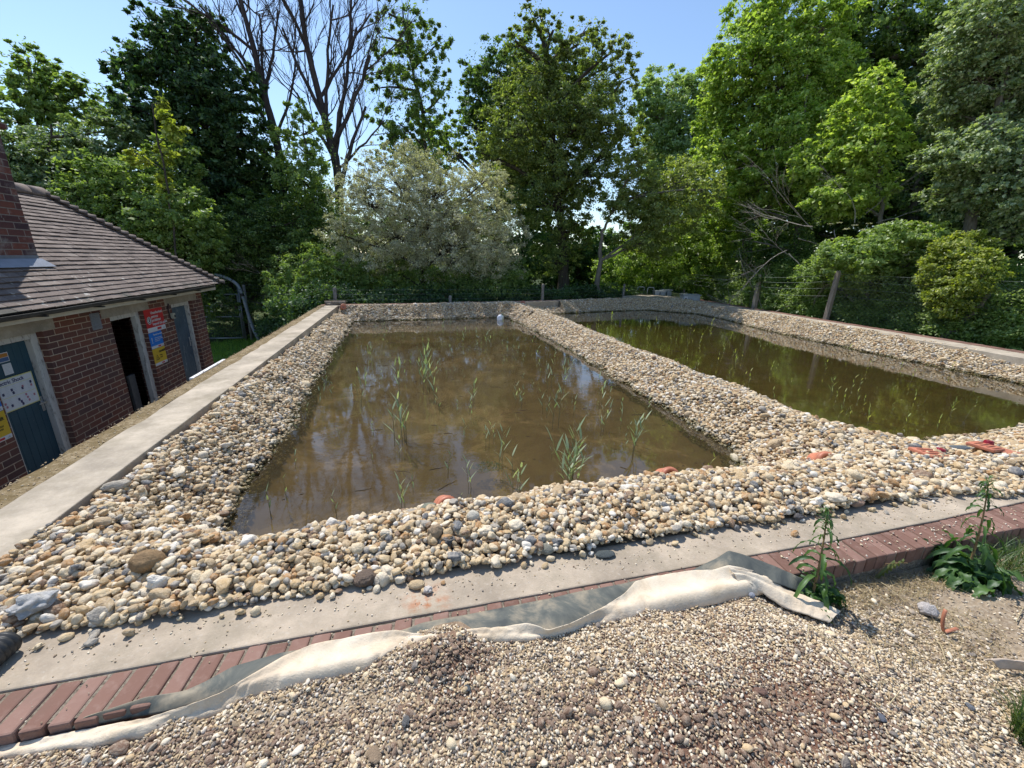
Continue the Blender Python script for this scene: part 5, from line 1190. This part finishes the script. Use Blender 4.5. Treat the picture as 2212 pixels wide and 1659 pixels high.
# ------------------------------------------------------------------ trees
class Tree:
    def __init__(s, seed): s.r = np.random.default_rng(seed); s.tv = []; s.tf = []; s.no = 0; s.C = []; s.rad = []; s.tw = []
    def tube(s, pts, rad, n=6):
        pts = np.asarray(pts, float); N = len(pts); d = np.gradient(pts, axis=0); d = unit(d); ref = np.array([.31, .2, .93]) if abs(d[0][2]) < .9 else np.array([1., .1, 0])
        a = unit(np.cross(d, ref)); b_ = np.cross(d, a); t = np.linspace(0, 2 * PI, n, endpoint=False)
        V = pts[:, None, :] + (a[:, None, :] * np.cos(t)[None, :, None] + b_[:, None, :] * np.sin(t)[None, :, None]) * np.asarray(rad)[:, None, None]
        i = np.arange(N - 1)[:, None] * n; k = np.arange(n)[None, :]; k2 = (k + 1) % n
        s.tf.append(s.no + np.stack([i + k, i + k2, i + n + k2, i + n + k], -1).reshape(-1, 4)); s.tv.append(V.reshape(-1, 3)); s.no += N * n
    def limb(s, a, b_, r0, r1, seg=7, sag=.0, wob=.05):
        a = np.asarray(a, float); b_ = np.asarray(b_, float); L = np.linalg.norm(b_ - a); t = np.linspace(0, 1, seg)[:, None]
        mid = (a + b_) / 2 + np.array([0, 0, sag * L]) + s.r.normal(0, wob, 3) * L
        P = (1 - t) ** 2 * a + 2 * t * (1 - t) * mid + t * t * b_; P[1:-1] += s.r.normal(0, wob * .12, (seg - 2, 3)) * L
        s.tube(P, np.linspace(r0, r1, seg), 6 if r0 > .03 else 4); return P
    def bare(s, p, d, L, r, depth, spread=.5, up=.25, minr=.004):
        seg = 5; pts = [p]; q = p.copy(); dd = d.copy()
        for _ in range(seg):
            dd = unit(dd + s.r.normal(0, .10, 3) + np.array([0, 0, up * .18])); q = q + dd * L / seg; pts.append(q.copy())
        s.tube(pts, np.linspace(r, r * .62, seg + 1), 6 if r > .03 else 4 if r > .012 else 3)
        if depth <= 0: return
        nb = 2 if depth > 2 else 3
        for k in range(nb + (s.r.random() < .4)):
            f = s.r.uniform(.35, 1) if k else 1; b_ = np.array(pts[min(seg, max(1, int(round(f * seg))))]); ax = unit(s.r.normal(0, 1, 3)); sp = spread * s.r.uniform(.5, 1.2) * (.45 if k == 0 else 1)
            nd = unit(dd + ax * sp + np.array([0, 0, up])); s.bare(b_, nd, L * s.r.uniform(.58, .85), max(minr, r * (.66 if k == 0 else .48)), depth - 1, spread, up, minr)
    def lobe(s, c, R, n, clump=.26, shell=.5, flat=.6):
        """sub-clumps of leaves through a lobe"""
        n = int(n * 1.85); k = max(10, int(n / 110)); dirs = unit(s.r.normal(0, 1, (k, 3))); rr = 1.18 * (.2 * shell + (1 - .2 * shell) * s.r.random(k)) ** .55
        sc = c + dirs * rr[:, None] * R; sr = clump * np.mean(R) * s.r.uniform(.35, 1.15, k) * .85
        idx = s.r.integers(0, k, n); g_ = s.r.normal(0, .5, (n, 3)); g_[:, 2] *= flat; P = sc[idx] + g_ * sr[idx][:, None]
        m_ = int(n * .09); q_ = unit(s.r.normal(0, 1, (m_, 3))) * (s.r.random((m_, 1)) ** .4) * 1.1; P[:m_] = c + q_ * R
        s.C.append(P); s.rad.append(np.column_stack([np.repeat([c], n, 0)])); s.tw.append((c, sc)); return sc
    def finish(s, name, label, cat, base, bark, leaf, ls=.1, aspect=.55, group=None, droop=0., tintc=(.5, .22), updir=.55, grad=.0):
        e = empty(name, tuple(base), 0, label, cat, group)
        if s.tv: link('trunk', npmesh('trunk', np.vstack(s.tv), np.vstack(s.tf)), bark, e, smooth=True)
        if s.C:
            P = np.vstack(s.C); cc = np.vstack(s.rad); n = len(P); out = unit(P - cc)
            N_ = unit(s.r.normal(0, .55, (n, 3)) + np.array([0, 0, updir]) + out * .45); Ud = unit(out + s.r.normal(0, .7, (n, 3)) + np.array([0, 0, -droop]))
            L = ls * .85 * np.exp(s.r.normal(0, .3, n)); ti = np.clip(tintc[0] + s.r.normal(0, tintc[1], n) + .16 * vnoise(P[:, :2] + P[:, 2:], .9, 61), 0, 1)
            V, F, T = leaf_quads(P, L, L * aspect, N_, Ud, .3, ti)
            link('crown', npmesh('crown', V, F, T), leaf, e)
        return e
def mk(name, label, cat, basepx, zb, D, lobes, nleaf, leaf, bark, ls=.10, tr=.16, seed=1, clump=.26, flat=.6, twig=.008, trunk_path=None, shell=.5, aspect=.55, droop=0., tint=(.5, .22), depthf=.85, group=None, ntw=1.0):
    T = Tree(seed); b0 = atd(basepx, 640, D); base = np.array([b0[0], b0[1], zb]); Cs = []; Rs = []
    for l in lobes:
        px, py, rx, ry = l[:4]; dD = l[4] if len(l) > 4 else T.r.uniform(-.8, .8); c = atd(px, py, D + dD); mm_ = mpp(c)
        Cs.append(c); Rs.append(np.array([rx * mm_, rx * mm_ * depthf, ry * mm_]))
    vol = np.array([np.prod(R_) ** (2 / 3) for R_ in Rs]); w = vol / vol.sum()
    # trunk
    zc = np.array([c[2] for c in Cs]); top = np.average(Cs, 0, weights=w); top[2] = np.max(zc) * .9 + .1 * top[2]
    if trunk_path is not None:
        tp = np.array([base] + [atd(x_, y_, D) for x_, y_ in trunk_path])
    else:
        tp = np.array([base, base * .6 + top * .4 + np.array([T.r.normal(0, .2), T.r.normal(0, .2), 0]), top]); tp[1][2] = base[2] + (top[2] - base[2]) * .5
    tt = np.linspace(0, len(tp) - 1, 22); TP = np.column_stack([np.interp(tt, range(len(tp)), tp[:, k]) for k in range(3)])
    for _ in range(3): TP[1:-1] = (TP[:-2] + 2 * TP[1:-1] + TP[2:]) / 4
    TP[1:-1] += T.r.normal(0, .025, (20, 3)); T.tube(TP, np.linspace(tr, max(.02, tr * .2), 22) * (1 + .5 * np.exp(-np.arange(22) / 1.2)), 9)
    for c, R_, wi in zip(Cs, Rs, w):
        dz = c[2] - base[2]; cand = TP[(TP[:, 2] < c[2] + .2)]; cand = cand if len(cand) else TP[:2]
        j = np.argmin(np.linalg.norm(cand - c, axis=1) + .55 * np.abs(cand[:, 2] - (c[2] - .9 * np.linalg.norm(cand[:, :2] - c[:2], axis=1)))); a_ = cand[j]
        LP_ = T.limb(a_, c, tr * .42, tr * .16, 8, .06)
        sc = T.lobe(c, R_, max(60, int(nleaf * wi)), clump, shell, flat)
        for q in sc[:max(4, int(len(sc) * .16 * ntw))]:
            j2 = T.r.integers(3, 8); T.limb(LP_[j2], q, max(twig, tr * .12), twig * .5, 5, .04, .08)
    return T.finish(name, label, cat, base, bark, leaf, ls, aspect, group, droop, tint)

bk_d = barkmat('dark_bark', (.035, .030, .024), (.10, .085, .065)); bk_g = barkmat('grey_bark', (.09, .08, .065), (.24, .22, .18)); bk_b = barkmat('ash_bark', (.035, .028, .030), (.10, .085, .08))
Ld = leafmat('leaf_dark_green', (.022, .052, .018), (.062, .125, .040), (.16, .25, .08), .44, .05)
Lm = leafmat('leaf_mid_green', (.055, .105, .024), (.17, .255, .060), (.33, .43, .13), .52, .05)
Lb = leafmat('leaf_bright_green', (.11, .19, .030), (.32, .44, .085), (.54, .63, .19), .56, .04)
Lo = leafmat('leaf_olive', (.070, .100, .026), (.20, .26, .065), (.40, .45, .15), .52, .05)
Lw = leafmat('leaf_silver_willow', (.20, .20, .125), (.47, .46, .34), (.72, .70, .58), .38, .04)
Lg = leafmat('leaf_grey_green', (.075, .125, .040), (.23, .31, .125), (.50, .56, .34), .46, .08)
Ly = leafmat('leaf_yellow', (.12, .17, .025), (.33, .38, .065), (.54, .55, .15), .5, .05)
Lp = leafmat('leaf_pale_green', (.15, .23, .08), (.34, .44, .19), (.52, .61, .36), .52, .05)
T_ = 'tree'
K = 2.0      # foliage density
mk('sycamore_tree', 'small airy olive-green tree at the far left above the roof', T_, 110, -1.8, 24, [(60, 180, 60, 55), (140, 230, 70, 60), (60, 125, 28, 38), (185, 200, 35, 35), (30, 260, 40, 45), (110, 170, 50, 40), (130, 300, 60, 40), (95, 240, 50, 50)], 6500 * K, Lm, bk_d, .14, .20, 11, .20, trunk_path=[(100, 420), (85, 300), (75, 200)], tint=(.62, .2))
mk('shrub', 'tall mixed shrubs behind the roof ridge at the far left', 'shrub', 120, -1.7, 19.5, [(60, 360, 70, 55), (150, 350, 80, 60), (230, 330, 70, 70), (40, 430, 60, 60), (130, 440, 90, 60), (270, 280, 40, 45), (20, 330, 40, 60)], 16000 * K, Lg, bk_d, .11, .10, 12, .25, tint=(.35, .22))
mk('field_maple', 'light green field maple with yellow-green shoots rising behind the roof hip', T_, 320, -1.7, 17, [(300, 420, 85, 75), (220, 400, 75, 65), (375, 360, 50, 65), (350, 470, 100, 70), (420, 520, 60, 70), (180, 470, 70, 60), (260, 500, 80, 60)], 20000 * K, Lm, bk_d, .105, .10, 13, .18, tint=(.74, .25))
mk('young_maple', 'slender yellow-green maple shoots standing above the left shrubs', T_, 365, -1.6, 15.5, [(348, 225, 11, 26), (372, 285, 24, 32), (352, 330, 16, 24), (300, 340, 22, 18), (355, 400, 18, 30)], 1500, Ly, bk_d, .13, .03, 14, .5, tint=(.5, .2))
mk('sycamore_tree', 'big dark-leaved tree left of the bare ash trees', T_, 520, -1.7, 20.5, [(400, 110, 70, 55), (335, 160, 75, 55), (450, 190, 100, 70), (290, 230, 60, 45), (380, 290, 105, 65), (490, 290, 85, 75), (540, 390, 85, 60), (610, 460, 80, 60), (440, 390, 95, 60), (345, 60, 50, 35), (430, 60, 60, 40), (280, 150, 45, 35), (500, 480, 90, 60)], 42000 * K, Ld, bk_d, .14, .26, 15, .18, trunk_path=[(500, 480), (460, 330), (400, 150)], tint=(.45, .22), ntw=.7)
mk('hawthorn_bush', 'dense dark bush filling the gap behind the mesh gate', 'bush', 520, -1.6, 17.6, [(450, 540, 90, 70), (540, 520, 90, 80), (620, 540, 80, 80), (480, 640, 90, 60), (590, 620, 90, 70), (400, 600, 80, 60), (470, 720, 80, 40), (560, 470, 60, 60), (655, 480, 60, 60), (420, 470, 70, 60)], 34000 * K, Lm, bk_d, .08, .09, 16, .20, tint=(.36, .28))
mk('hazel_bush', 'leafy bush with pale sunlit leaves by the far left corner post', 'bush', 660, -1.2, 14.6, [(630, 590, 50, 38), (690, 610, 45, 38), (600, 620, 35, 30), (680, 555, 35, 30), (650, 640, 60, 25), (725, 590, 35, 35)], 6500 * K, Lm, bk_g, .075, .05, 17, .30, tint=(.78, .2))
mk('birch_tree', 'thin light-leaved tree between the bare ash trunks and the silvery willow', T_, 660, -1.2, 18.5, [(650, 250, 30, 30), (620, 300, 35, 30), (680, 330, 40, 40), (640, 380, 50, 40), (690, 420, 45, 50), (600, 350, 25, 25), (700, 270, 20, 25), (650, 450, 60, 50), (720, 480, 40, 60)], 8500 * K, Lm, bk_d, .10, .08, 18, .26, tint=(.7, .2), flat=.9)
# bare ash trees
def ash(label, path, D, zb, r0, seed, limbs, dens=0):
    T = Tree(seed); b0 = atd(*path[0], D); tp = np.array([[b0[0], b0[1], zb]] + [atd(*p, D) for p in path]); tt = np.linspace(0, len(tp) - 1, 26)
    TP = np.column_stack([np.interp(tt, range(len(tp)), tp[:, k]) for k in range(3)]); TP[1:-1] = (TP[:-2] + 2 * TP[1:-1] + TP[2:]) / 4
    T.tube(TP, np.linspace(r0, r0 * .28, 26), 9)
    for (x0_, y0_, x1_, y1_, rr, dep) in limbs:
        a_ = TP[np.argmin(np.linalg.norm(TP - atd(x0_, y0_, D), axis=1))]; c_ = atd(x1_, y1_, D + T.r.uniform(-1.2, 1.2)); rr *= 1.35; LP_ = T.limb(a_, c_, rr, rr * .45, 9, -.04, .05)
        for k in range(4):
            j = 3 + k + (k > 1); j = min(j, 8); d_ = unit(LP_[j] - LP_[j - 1]); T.bare(LP_[j], unit(d_ + T.r.normal(0, .5, 3) + [0, 0, .15]), T.r.uniform(.7, 1.3) * (1.15 if j == 8 else 1), rr * .36, dep, .62, .13, .006)
    for k in range(6, 26, 2): T.bare(TP[k], unit(T.r.normal(0, .6, 3) + [0, 0, .7]), T.r.uniform(.6, 1.2), r0 * .16, 2, .5, .25, .0055)
    T.bare(TP[-1], unit(TP[-1] - TP[-3]), 1.6, r0 * .25, 4, .4, .3, .0055)
    if dens:
        for c, sc in [(None, None)]: pass
    return T.finish('ash_tree', label, T_, tp[0], bk_b, None)
ash('left one of two bare ash trees, leaning left against the sky', [(612, 560), (612, 380), (590, 270), (568, 200), (550, 110), (530, 40), (515, -20)], 20.5, -1.6, .20, 21,
    [(600, 330, 500, 140, .06, 2), (575, 220, 470, 60, .05, 3), (560, 170, 430, 10, .05, 3), (548, 100, 380, -10, .045, 3), (590, 270, 560, 30, .06, 3), (570, 210, 600, 20, .05, 3), (535, 60, 480, -60, .04, 3), (605, 350, 480, 250, .045, 2), (596, 300, 640, 130, .045, 3)])
ash('right one of two bare ash trees, forking into many upright limbs', [(735, 620), (733, 380), (715, 310), (700, 250), (680, 170), (660, 90), (650, 0), (640, -60)], 19.5, -1.2, .20, 22,
    [(733, 400, 790, 230, .075, 3), (715, 310, 800, 120, .07, 3), (735, 330, 770, 60, .07, 3), (700, 250, 610, 60, .06, 3), (700, 250, 720, 10, .06, 3), (690, 200, 640, -40, .06, 3), (725, 350, 640, 200, .06, 2), (660, 100, 590, -40, .05, 3), (733, 380, 830, 260, .04, 3), (720, 320, 760, -30, .06, 3), (690, 220, 800, 30, .05, 3)])
mk('ash_tree', 'leafing tree with a straight visible trunk right of the bare ash trees', T_, 925, -.6, 21, [(880, 50, 50, 55), (850, 140, 60, 55), (905, 210, 70, 60), (860, 265, 65, 50), (925, 290, 65, 45), (820, 190, 35, 35), (945, 95, 35, 35), (840, 30, 30, 30), (820, 80, 28, 40), (900, 130, 55, 50), (960, 200, 22, 40), (870, 330, 60, 40)], 8500 * K, Lm, bk_b, .12, .15, 23, .18, flat=.9, trunk_path=[(922, 480), (920, 330), (912, 230), (885, 130), (870, 20)], tint=(.5, .2), ntw=1.3)
mk('oak_tree', 'round dark green oak crown behind the central tree, left side', T_, 1060, -.4, 27, [(1080, 160, 75, 60), (1030, 215, 45, 55), (1160, 150, 80, 60), (1100, 250, 100, 70), (1015, 270, 30, 35), (1230, 220, 90, 70), (1040, 340, 35, 35), (950, 300, 45, 40), (925, 345, 60, 40), (985, 340, 28, 25), (1090, 340, 60, 50), (1150, 400, 90, 70)], 28000 * K, Lm, bk_d, .17, .3, 24, .18, tint=(.28, .18), ntw=.4)
mk('alder_tree', 'large olive-green tree in the centre with a ragged open top', T_, 1215, -.35, 17.8, [(1150, 40, 38, 32), (1112, 88, 34, 22), (1195, 65, 30, 35), (1250, 95, 55, 38), (1318, 115, 55, 38), (1345, 175, 35, 38), (1290, 60, 25, 20), (1180, 230, 115, 62), (1095, 290, 80, 50), (1270, 260, 105, 65), (1340, 300, 60, 45), (1180, 340, 125, 60), (1260, 380, 100, 50), (1100, 380, 70, 45), (1190, 440, 90, 50), (1230, 500, 55, 50), (1170, 160, 70, 40), (1240, 180, 80, 45), (1040, 330, 30, 25), (1195, 560, 50, 40)], 46000 * K, Lo, bk_d, .095, .24, 25, .18, trunk_path=[(1220, 560), (1205, 440), (1190, 300), (1185, 150), (1165, 20)], tint=(.48, .24), ntw=1.0)
mk('willow_tree', 'wide silvery beige willow standing at the middle of the far pond wall', T_, 915, -.4, 14.8, [(870, 395, 95, 65), (785, 440, 75, 65), (950, 420, 85, 75), (1045, 450, 80, 75), (1095, 515, 50, 60), (745, 510, 50, 55), (850, 510, 115, 70), (980, 530, 120, 70), (900, 345, 50, 38), (1055, 385, 42, 36), (830, 345, 40, 30), (770, 380, 40, 40), (820, 565, 90, 40), (1060, 570, 70, 40), (940, 480, 80, 50)], 52000 * K, Lw, bk_d, .060, .12, 26, .17, trunk_path=[(910, 600), (895, 530), (880, 440)], tint=(.5, .26), flat=.8, ntw=1.4, aspect=.42)
mk('willow_tree', 'second darker leaning stem of undergrowth beneath the silvery willow', T_, 955, -.4, 15.1, [(860, 600, 90, 35), (960, 610, 90, 35), (1060, 610, 80, 35), (780, 600, 60, 35), (1110, 600, 40, 40)], 12000 * K, Lm, bk_d, .07, .09, 27, .3, trunk_path=[(955, 600), (985, 545), (990, 500)], tint=(.55, .25))
mk('alder_tree', 'olive tree with long low branches reaching right, right of centre', T_, 1290, -.35, 16.8, [(1400, 420, 75, 42), (1480, 390, 75, 40), (1450, 465, 90, 42), (1525, 410, 40, 32), (1380, 350, 50, 32), (1335, 440, 45, 42), (1400, 520, 70, 35)], 15000 * K, Lo, bk_g, .09, .12, 28, .24, trunk_path=[(1295, 560), (1300, 500), (1330, 440)], tint=(.68, .22))
mk('lime_tree', 'pale distant tree crown left of the tall bright green trees', T_, 1450, -.3, 30, [(1440, 200, 60, 45), (1480, 270, 75, 75), (1415, 290, 45, 50), (1520, 200, 50, 50), (1450, 350, 70, 60), (1390, 240, 25, 25)], 15000 * K, Lp, bk_g, .19, .22, 29, .22, tint=(.5, .22))
mk('hazel_bush', 'bright green undergrowth behind the far corner of the right pond', 'bush', 1400, -.3, 20.5, [(1410, 560, 80, 60), (1330, 600, 55, 40), (1490, 560, 85, 70), (1560, 500, 75, 70), (1570, 600, 80, 50), (1470, 470, 60, 50)], 24000 * K, Lb, bk_d, .10, .07, 30, .20, tint=(.36, .28))
mk('ash_tree', 'very tall bright green tree rising out of the top of the picture right of centre', T_, 1620, -.3, 19.5, [(1690, 50, 110, 60), (1620, 130, 90, 70), (1565, 205, 60, 60), (1720, 160, 110, 75), (1600, 280, 90, 70), (1700, 290, 100, 75), (1560, 340, 60, 50), (1660, 390, 90, 60), (1590, 440, 60, 50), (1780, 60, 70, 70), (1640, 20, 60, 40), (1780, 230, 60, 60), (1540, 270, 40, 50), (1740, 400, 60, 50)], 46000 * K, Lb, bk_g, .12, .22, 31, .17, trunk_path=[(1615, 560), (1612, 450), (1625, 300), (1650, 150)], tint=(.5, .24), ntw=1.0)
mk('ivy_clad_tree', 'slim ivy-covered trunk standing in the shade behind the leaning post', T_, 1725, -.3, 18.6, [(1610, 520, 20, 60), (1612, 440, 16, 50), (1725, 380, 40, 50), (1735, 480, 26, 60), (1690, 560, 60, 50), (1625, 590, 50, 40)], 9000 * K, Lm, bk_g, .085, .12, 32, .45, trunk_path=[(1722, 500), (1735, 330), (1745, 150)], tint=(.35, .25))
mk('sycamore_tree', 'bright sunlit yellow-green tree in front of the dark trees at the right', T_, 1880, -.2, 16.5, [(1885, 185, 50, 40), (1850, 260, 70, 52), (1785, 370, 80, 45), (1890, 320, 72, 50), (1820, 430, 80, 40), (1920, 230, 45, 45), (1745, 340, 45, 30), (1880, 400, 55, 45)], 15000 * K, Lb, bk_g, .12, .11, 33, .17, trunk_path=[(1885, 580), (1905, 450), (1890, 300)], tint=(.68, .22))
mk('ivy_clad_tree', 'dark mass of ivy-clad trees high behind the bright tree at the right', T_, 1950, -.2, 24, [(1810, 120, 70, 70), (2120, 160, 90, 80), (1900, 60, 100, 75), (2000, 130, 100, 90), (1860, 180, 80, 80), (1950, 260, 110, 90), (2060, 60, 80, 90), (1980, 400, 110, 90), (1850, 420, 90, 80), (1710, 490, 100, 70), (2100, 420, 90, 90), (2000, 520, 120, 60), (2080, 240, 80, 80), (1800, 320, 60, 70)], 44000 * K, Lm, bk_g, .16, .28, 34, .20, tint=(.34, .28), ntw=.7)
mk('whitebeam_tree', 'grey-green tree with silvery leaves along the right edge of the picture', T_, 2150, -.2, 15, [(2150, 60, 100, 70), (2090, 170, 80, 60), (2180, 200, 90, 80), (2055, 250, 60, 40), (2120, 330, 90, 60), (2200, 400, 75, 70), (2090, 420, 80, 50), (2170, 490, 75, 40), (2230, 110, 60, 90), (2060, 100, 50, 40), (2240, 300, 50, 80), (2010, 340, 40, 25)], 44000 * K, Lg, bk_g, .085, .17, 35, .18, tint=(.55, .28), ntw=.9)
mk('elder_bush', 'elder bush with flat cream flowers behind the right fence', 'bush', 1870, -.2, 14.8, [(1850, 560, 80, 42), (1930, 525, 70, 38), (1785, 590, 60, 35), (2010, 510, 55, 28), (1900, 600, 80, 40), (1990, 570, 50, 40)], 15000 * K, Lm, bk_g, .09, .06, 36, .26, tint=(.8, .2))
mk('privet_bush', 'golden yellow rounded bush behind the right fence near the picture edge', 'bush', 2070, -.2, 13.3, [(2070, 560, 62, 48), (2035, 590, 45, 42), (2115, 590, 45, 45), (2090, 530, 40, 28), (2060, 640, 50, 40)], 10500 * K, Ly, bk_g, .06, .06, 37, .28, tint=(.35, .26))
# bare pale twigs in the undergrowth
def twiggy(label, px, py, D, n, seed, h=2.2, bark=None):
    T = Tree(seed); b0 = atd(px, py, D)
    for k in range(n): T.bare(np.array([b0[0] + T.r.normal(0, .5), b0[1] + T.r.normal(0, .3), -.3]) if k % 2 else b0 + T.r.normal(0, .5, 3), unit(T.r.normal(0, 1, 3) * [1, .5, .5] + [0, 0, .4]), h * T.r.uniform(.6, 1.1), .015, 3, .6, .05, .003)
    return T.finish('dead_branches', label, 'branches', (b0[0], b0[1], -.3), bark or barkmat('pale_dead_wood', (.22, .19, .16), (.42, .38, .33)), None)
twiggy('tangle of bare pale dead branches under the bright trees at the right', 1720, 520, 16.2, 11, 51, 1.2)
twiggy('more bare pale branches between the bright tree and the dark trees', 1880, 480, 16.0, 8, 52, 1.0)
twiggy('thin grey dead twigs in the shade right of the mesh gate', 600, 640, 15.2, 4, 53, .5, barkmat('dark_grey_dead_wood', (.05, .045, .04), (.14, .125, .11)))  # dark grey bark so these twigs stand out less
# understorey hedges
def hedge(name, label, pts, n, leaf, ls, seed, cat='hedge', tint=(.5, .25), cl=.45, up=.55):
    T = Tree(seed)
    for (x_, y_, z_, rx, ry, rz_) in pts: T.lobe(np.array([x_, y_, z_]), np.array([rx, ry, rz_]), int(n / len(pts)), cl, .35, .7)
    for (x_, y_, z_, rx, ry, rz_) in pts:
        for k in range(5): T.limb((x_ + T.r.normal(0, rx * .3), y_ + T.r.normal(0, ry * .3), -.35), (x_ + T.r.normal(0, rx * .6), y_ + T.r.normal(0, ry * .5), z_ + rz_ * .6), .012, .004, 6, .1, .1)
    p = pts[0]; return T.finish(name, label, cat, (p[0], p[1], -.3), bk_d, leaf, ls, .62, tintc=tint, updir=up)
hy = lambda y: 10.95 + .09 * y
hedge('bramble_hedge', 'bramble and nettle hedge behind the fence, right half nearest the camera', [(hy(y) + .95, y, .45 + .2 * math.sin(y * 2), .8, .7, .85) for y in np.arange(1.5, 8.6, .8)] + [(hy(y) + .5, y, .08, .48, .6, .42) for y in np.arange(1.8, 8.6, .8)], 60000 * K, Lm, .06, 61, tint=(.85, .28), up=.95)
hedge('bramble_hedge', 'bramble hedge behind the ivy-topped post, towards the far corner', [(hy(y) + .95, y, .45 + .2 * math.sin(y * 2.3), .8, .7, .85) for y in np.arange(9, 15.3, .8)] + [(hy(y) + .5, y, .08, .45, .6, .42) for y in np.arange(9, 15, .8)], 52000 * K, Lm, .065, 62, tint=(.88, .28), up=.95)
hedge('bramble_hedge', 'taller green thicket behind the bramble hedge at the right', [(hy(y) + 2.1, y, .7 + .25 * math.sin(y * 1.7), .9, .9, 1.0) for y in np.arange(2, 15, 1.3)], 38000 * K, Lm, .085, 63, tint=(.65, .3), up=.9)
hedge('ivy', 'ivy clump growing over the top of the far concrete post', [(T1_[0], T1_[1], T1_[2] - .08, .10, .10, .14), (T1_[0] + .02, T1_[1], T1_[2] - .4, .05, .05, .3)], 900, Lm, .05, 64, 'ivy', tint=(.3, .25), cl=.9)
hedge('undergrowth', 'dark shaded undergrowth along the fence behind the far pond wall', [(x_, float(far_y(x_)) + 1.5 + .3 * math.sin(x_ * 3), -.1, .8, .6, .45) for x_ in np.arange(-2.6, 10.5, 1.0)], 24000 * K, Ld, .075, 65, 'undergrowth', tint=(.6, .3))
hedge('undergrowth', 'low weeds and ivy on the bank outside the left pond wall near the gate', [(-3.2, 14.2, -.9, .9, .8, .55), (-4.2, 15.0, -1.2, .6, .6, .4), (-2.6, 12.9, -.7, .5, .7, .4), (-2.4, 12.0, -.6, .3, .5, .35)], 9000 * K, Ld, .07, 66, 'undergrowth', tint=(.6, .3))
# umbels behind the gate and cream flower heads on the elder
def umbels(name, label, C, r, n, cat, mat):
    V_ = []; P = []
    for c in C:
        a_ = rng.uniform(0, 6.28, n); q = np.sqrt(rng.random(n)) * r; P.append(np.column_stack([c[0] + np.cos(a_) * q, c[1] + np.sin(a_) * q, c[2] + rng.normal(0, r * .10, n)]))
    P = np.vstack(P); m_ = len(P); V, F, T = leaf_quads(P, np.full(m_, .016), np.full(m_, .014), unit(rng.normal(0, .4, (m_, 3)) + [0, 0, 1]), rng.normal(0, 1, (m_, 3)), tint=rng.random(m_))
    return V, F, T
flom = leafmat('cream_blossom', (.50, .48, .34), (.66, .64, .50), (.8, .78, .68), .3, .02)
C_ = [(rng.uniform(-6.3, -5.2), 16.1 + rng.uniform(0, .5), rng.uniform(-1.0, -.35)) for _ in range(16)]
e = empty('cow_parsley', (-5.8, 16.3, -1.7), label='white-flowered cow parsley seen through the mesh gate', cat='wildflower'); V, F, T = umbels('', '', C_, .055, 34, '', None); link('flower_head', npmesh('flower_head', V, F, T), flom, e)
st = MB(); [st.tube([(c[0] + .05, c[1], -1.7), (c[0], c[1], c[2])], .004, 4) for c in C_]; st.build('stem', dstm, e)
C_ = [atd(rng.uniform(1790, 2040), rng.uniform(478, 590), 14.3 + rng.uniform(-.3, .3)) for _ in range(70)]
V, F, T = umbels('', '', C_, .075, 40, '', None); tag(link('elder_blossom', npmesh('elder_blossom', V, F, T), flom), 'flat cream elder flower heads scattered over the bush behind the right fence', 'blossom', kind='stuff')
gpatch('grass', 12000, -5.2, 14.2, 1.5, 1.9, .05, .20, leafmat('lush_grass', (.08, .16, .015), (.20, .38, .04), (.34, .50, .08), .5), 'bright lush grass strip between the building corner and the gate', (.2, .9), .007, kind='stuff')
gpatch('grass', 1500, 10.9, 8.0, .25, 6.5, .04, .16, grassm, 'rough grass at the foot of the right fence', (.2, 1.1), .004, kind='stuff')
# woodland further back, each tree its own crown
Lk = leafmat('leaf_deep_shade', (.030, .065, .018), (.095, .17, .042), (.22, .32, .085), .48, .03)
back = [(-60, 27, 330), (90, 26, 400), (240, 28, 430), (400, 26, 420), (560, 29, 470), (700, 27, 500), (850, 28, 470), (1000, 30, 455), (1130, 27, 430), (1240, 25, 500), (1340, 28, 520), (1450, 29, 420), (1560, 28, 330), (1680, 27, 200), (1800, 29, 150), (1920, 28, 200), (2050, 27, 100), (2180, 25, 60), (2320, 22, 120), (2450, 20, 150), (-220, 26, 300)]
words_ = ['first', 'second']
for i, (px, D_, top) in enumerate(back):
    lob = []; y_ = top + 50
    while y_ < 640:
        lob.append((px + random.uniform(-35, 35), y_, 85 + 10 * random.random(), 58)); y_ += 75
    side = 'behind the building' if px < 450 else 'behind the bare ash trees' if px < 800 else 'behind the silvery willow' if px < 1100 else 'behind the central olive tree' if px < 1400 else 'behind the tall bright green tree' if px < 1800 else 'behind the silvery-leaved trees at the right'
    mk('woodland_tree', f'dark green woodland tree {side}', T_, px, -.4, D_, lob, 9500 if px < 1400 else 12000, Lk, bk_d, .24, .2, 100 + i, .24, tint=(.5, .25), group=f'woodland trees {side}', ntw=.15)
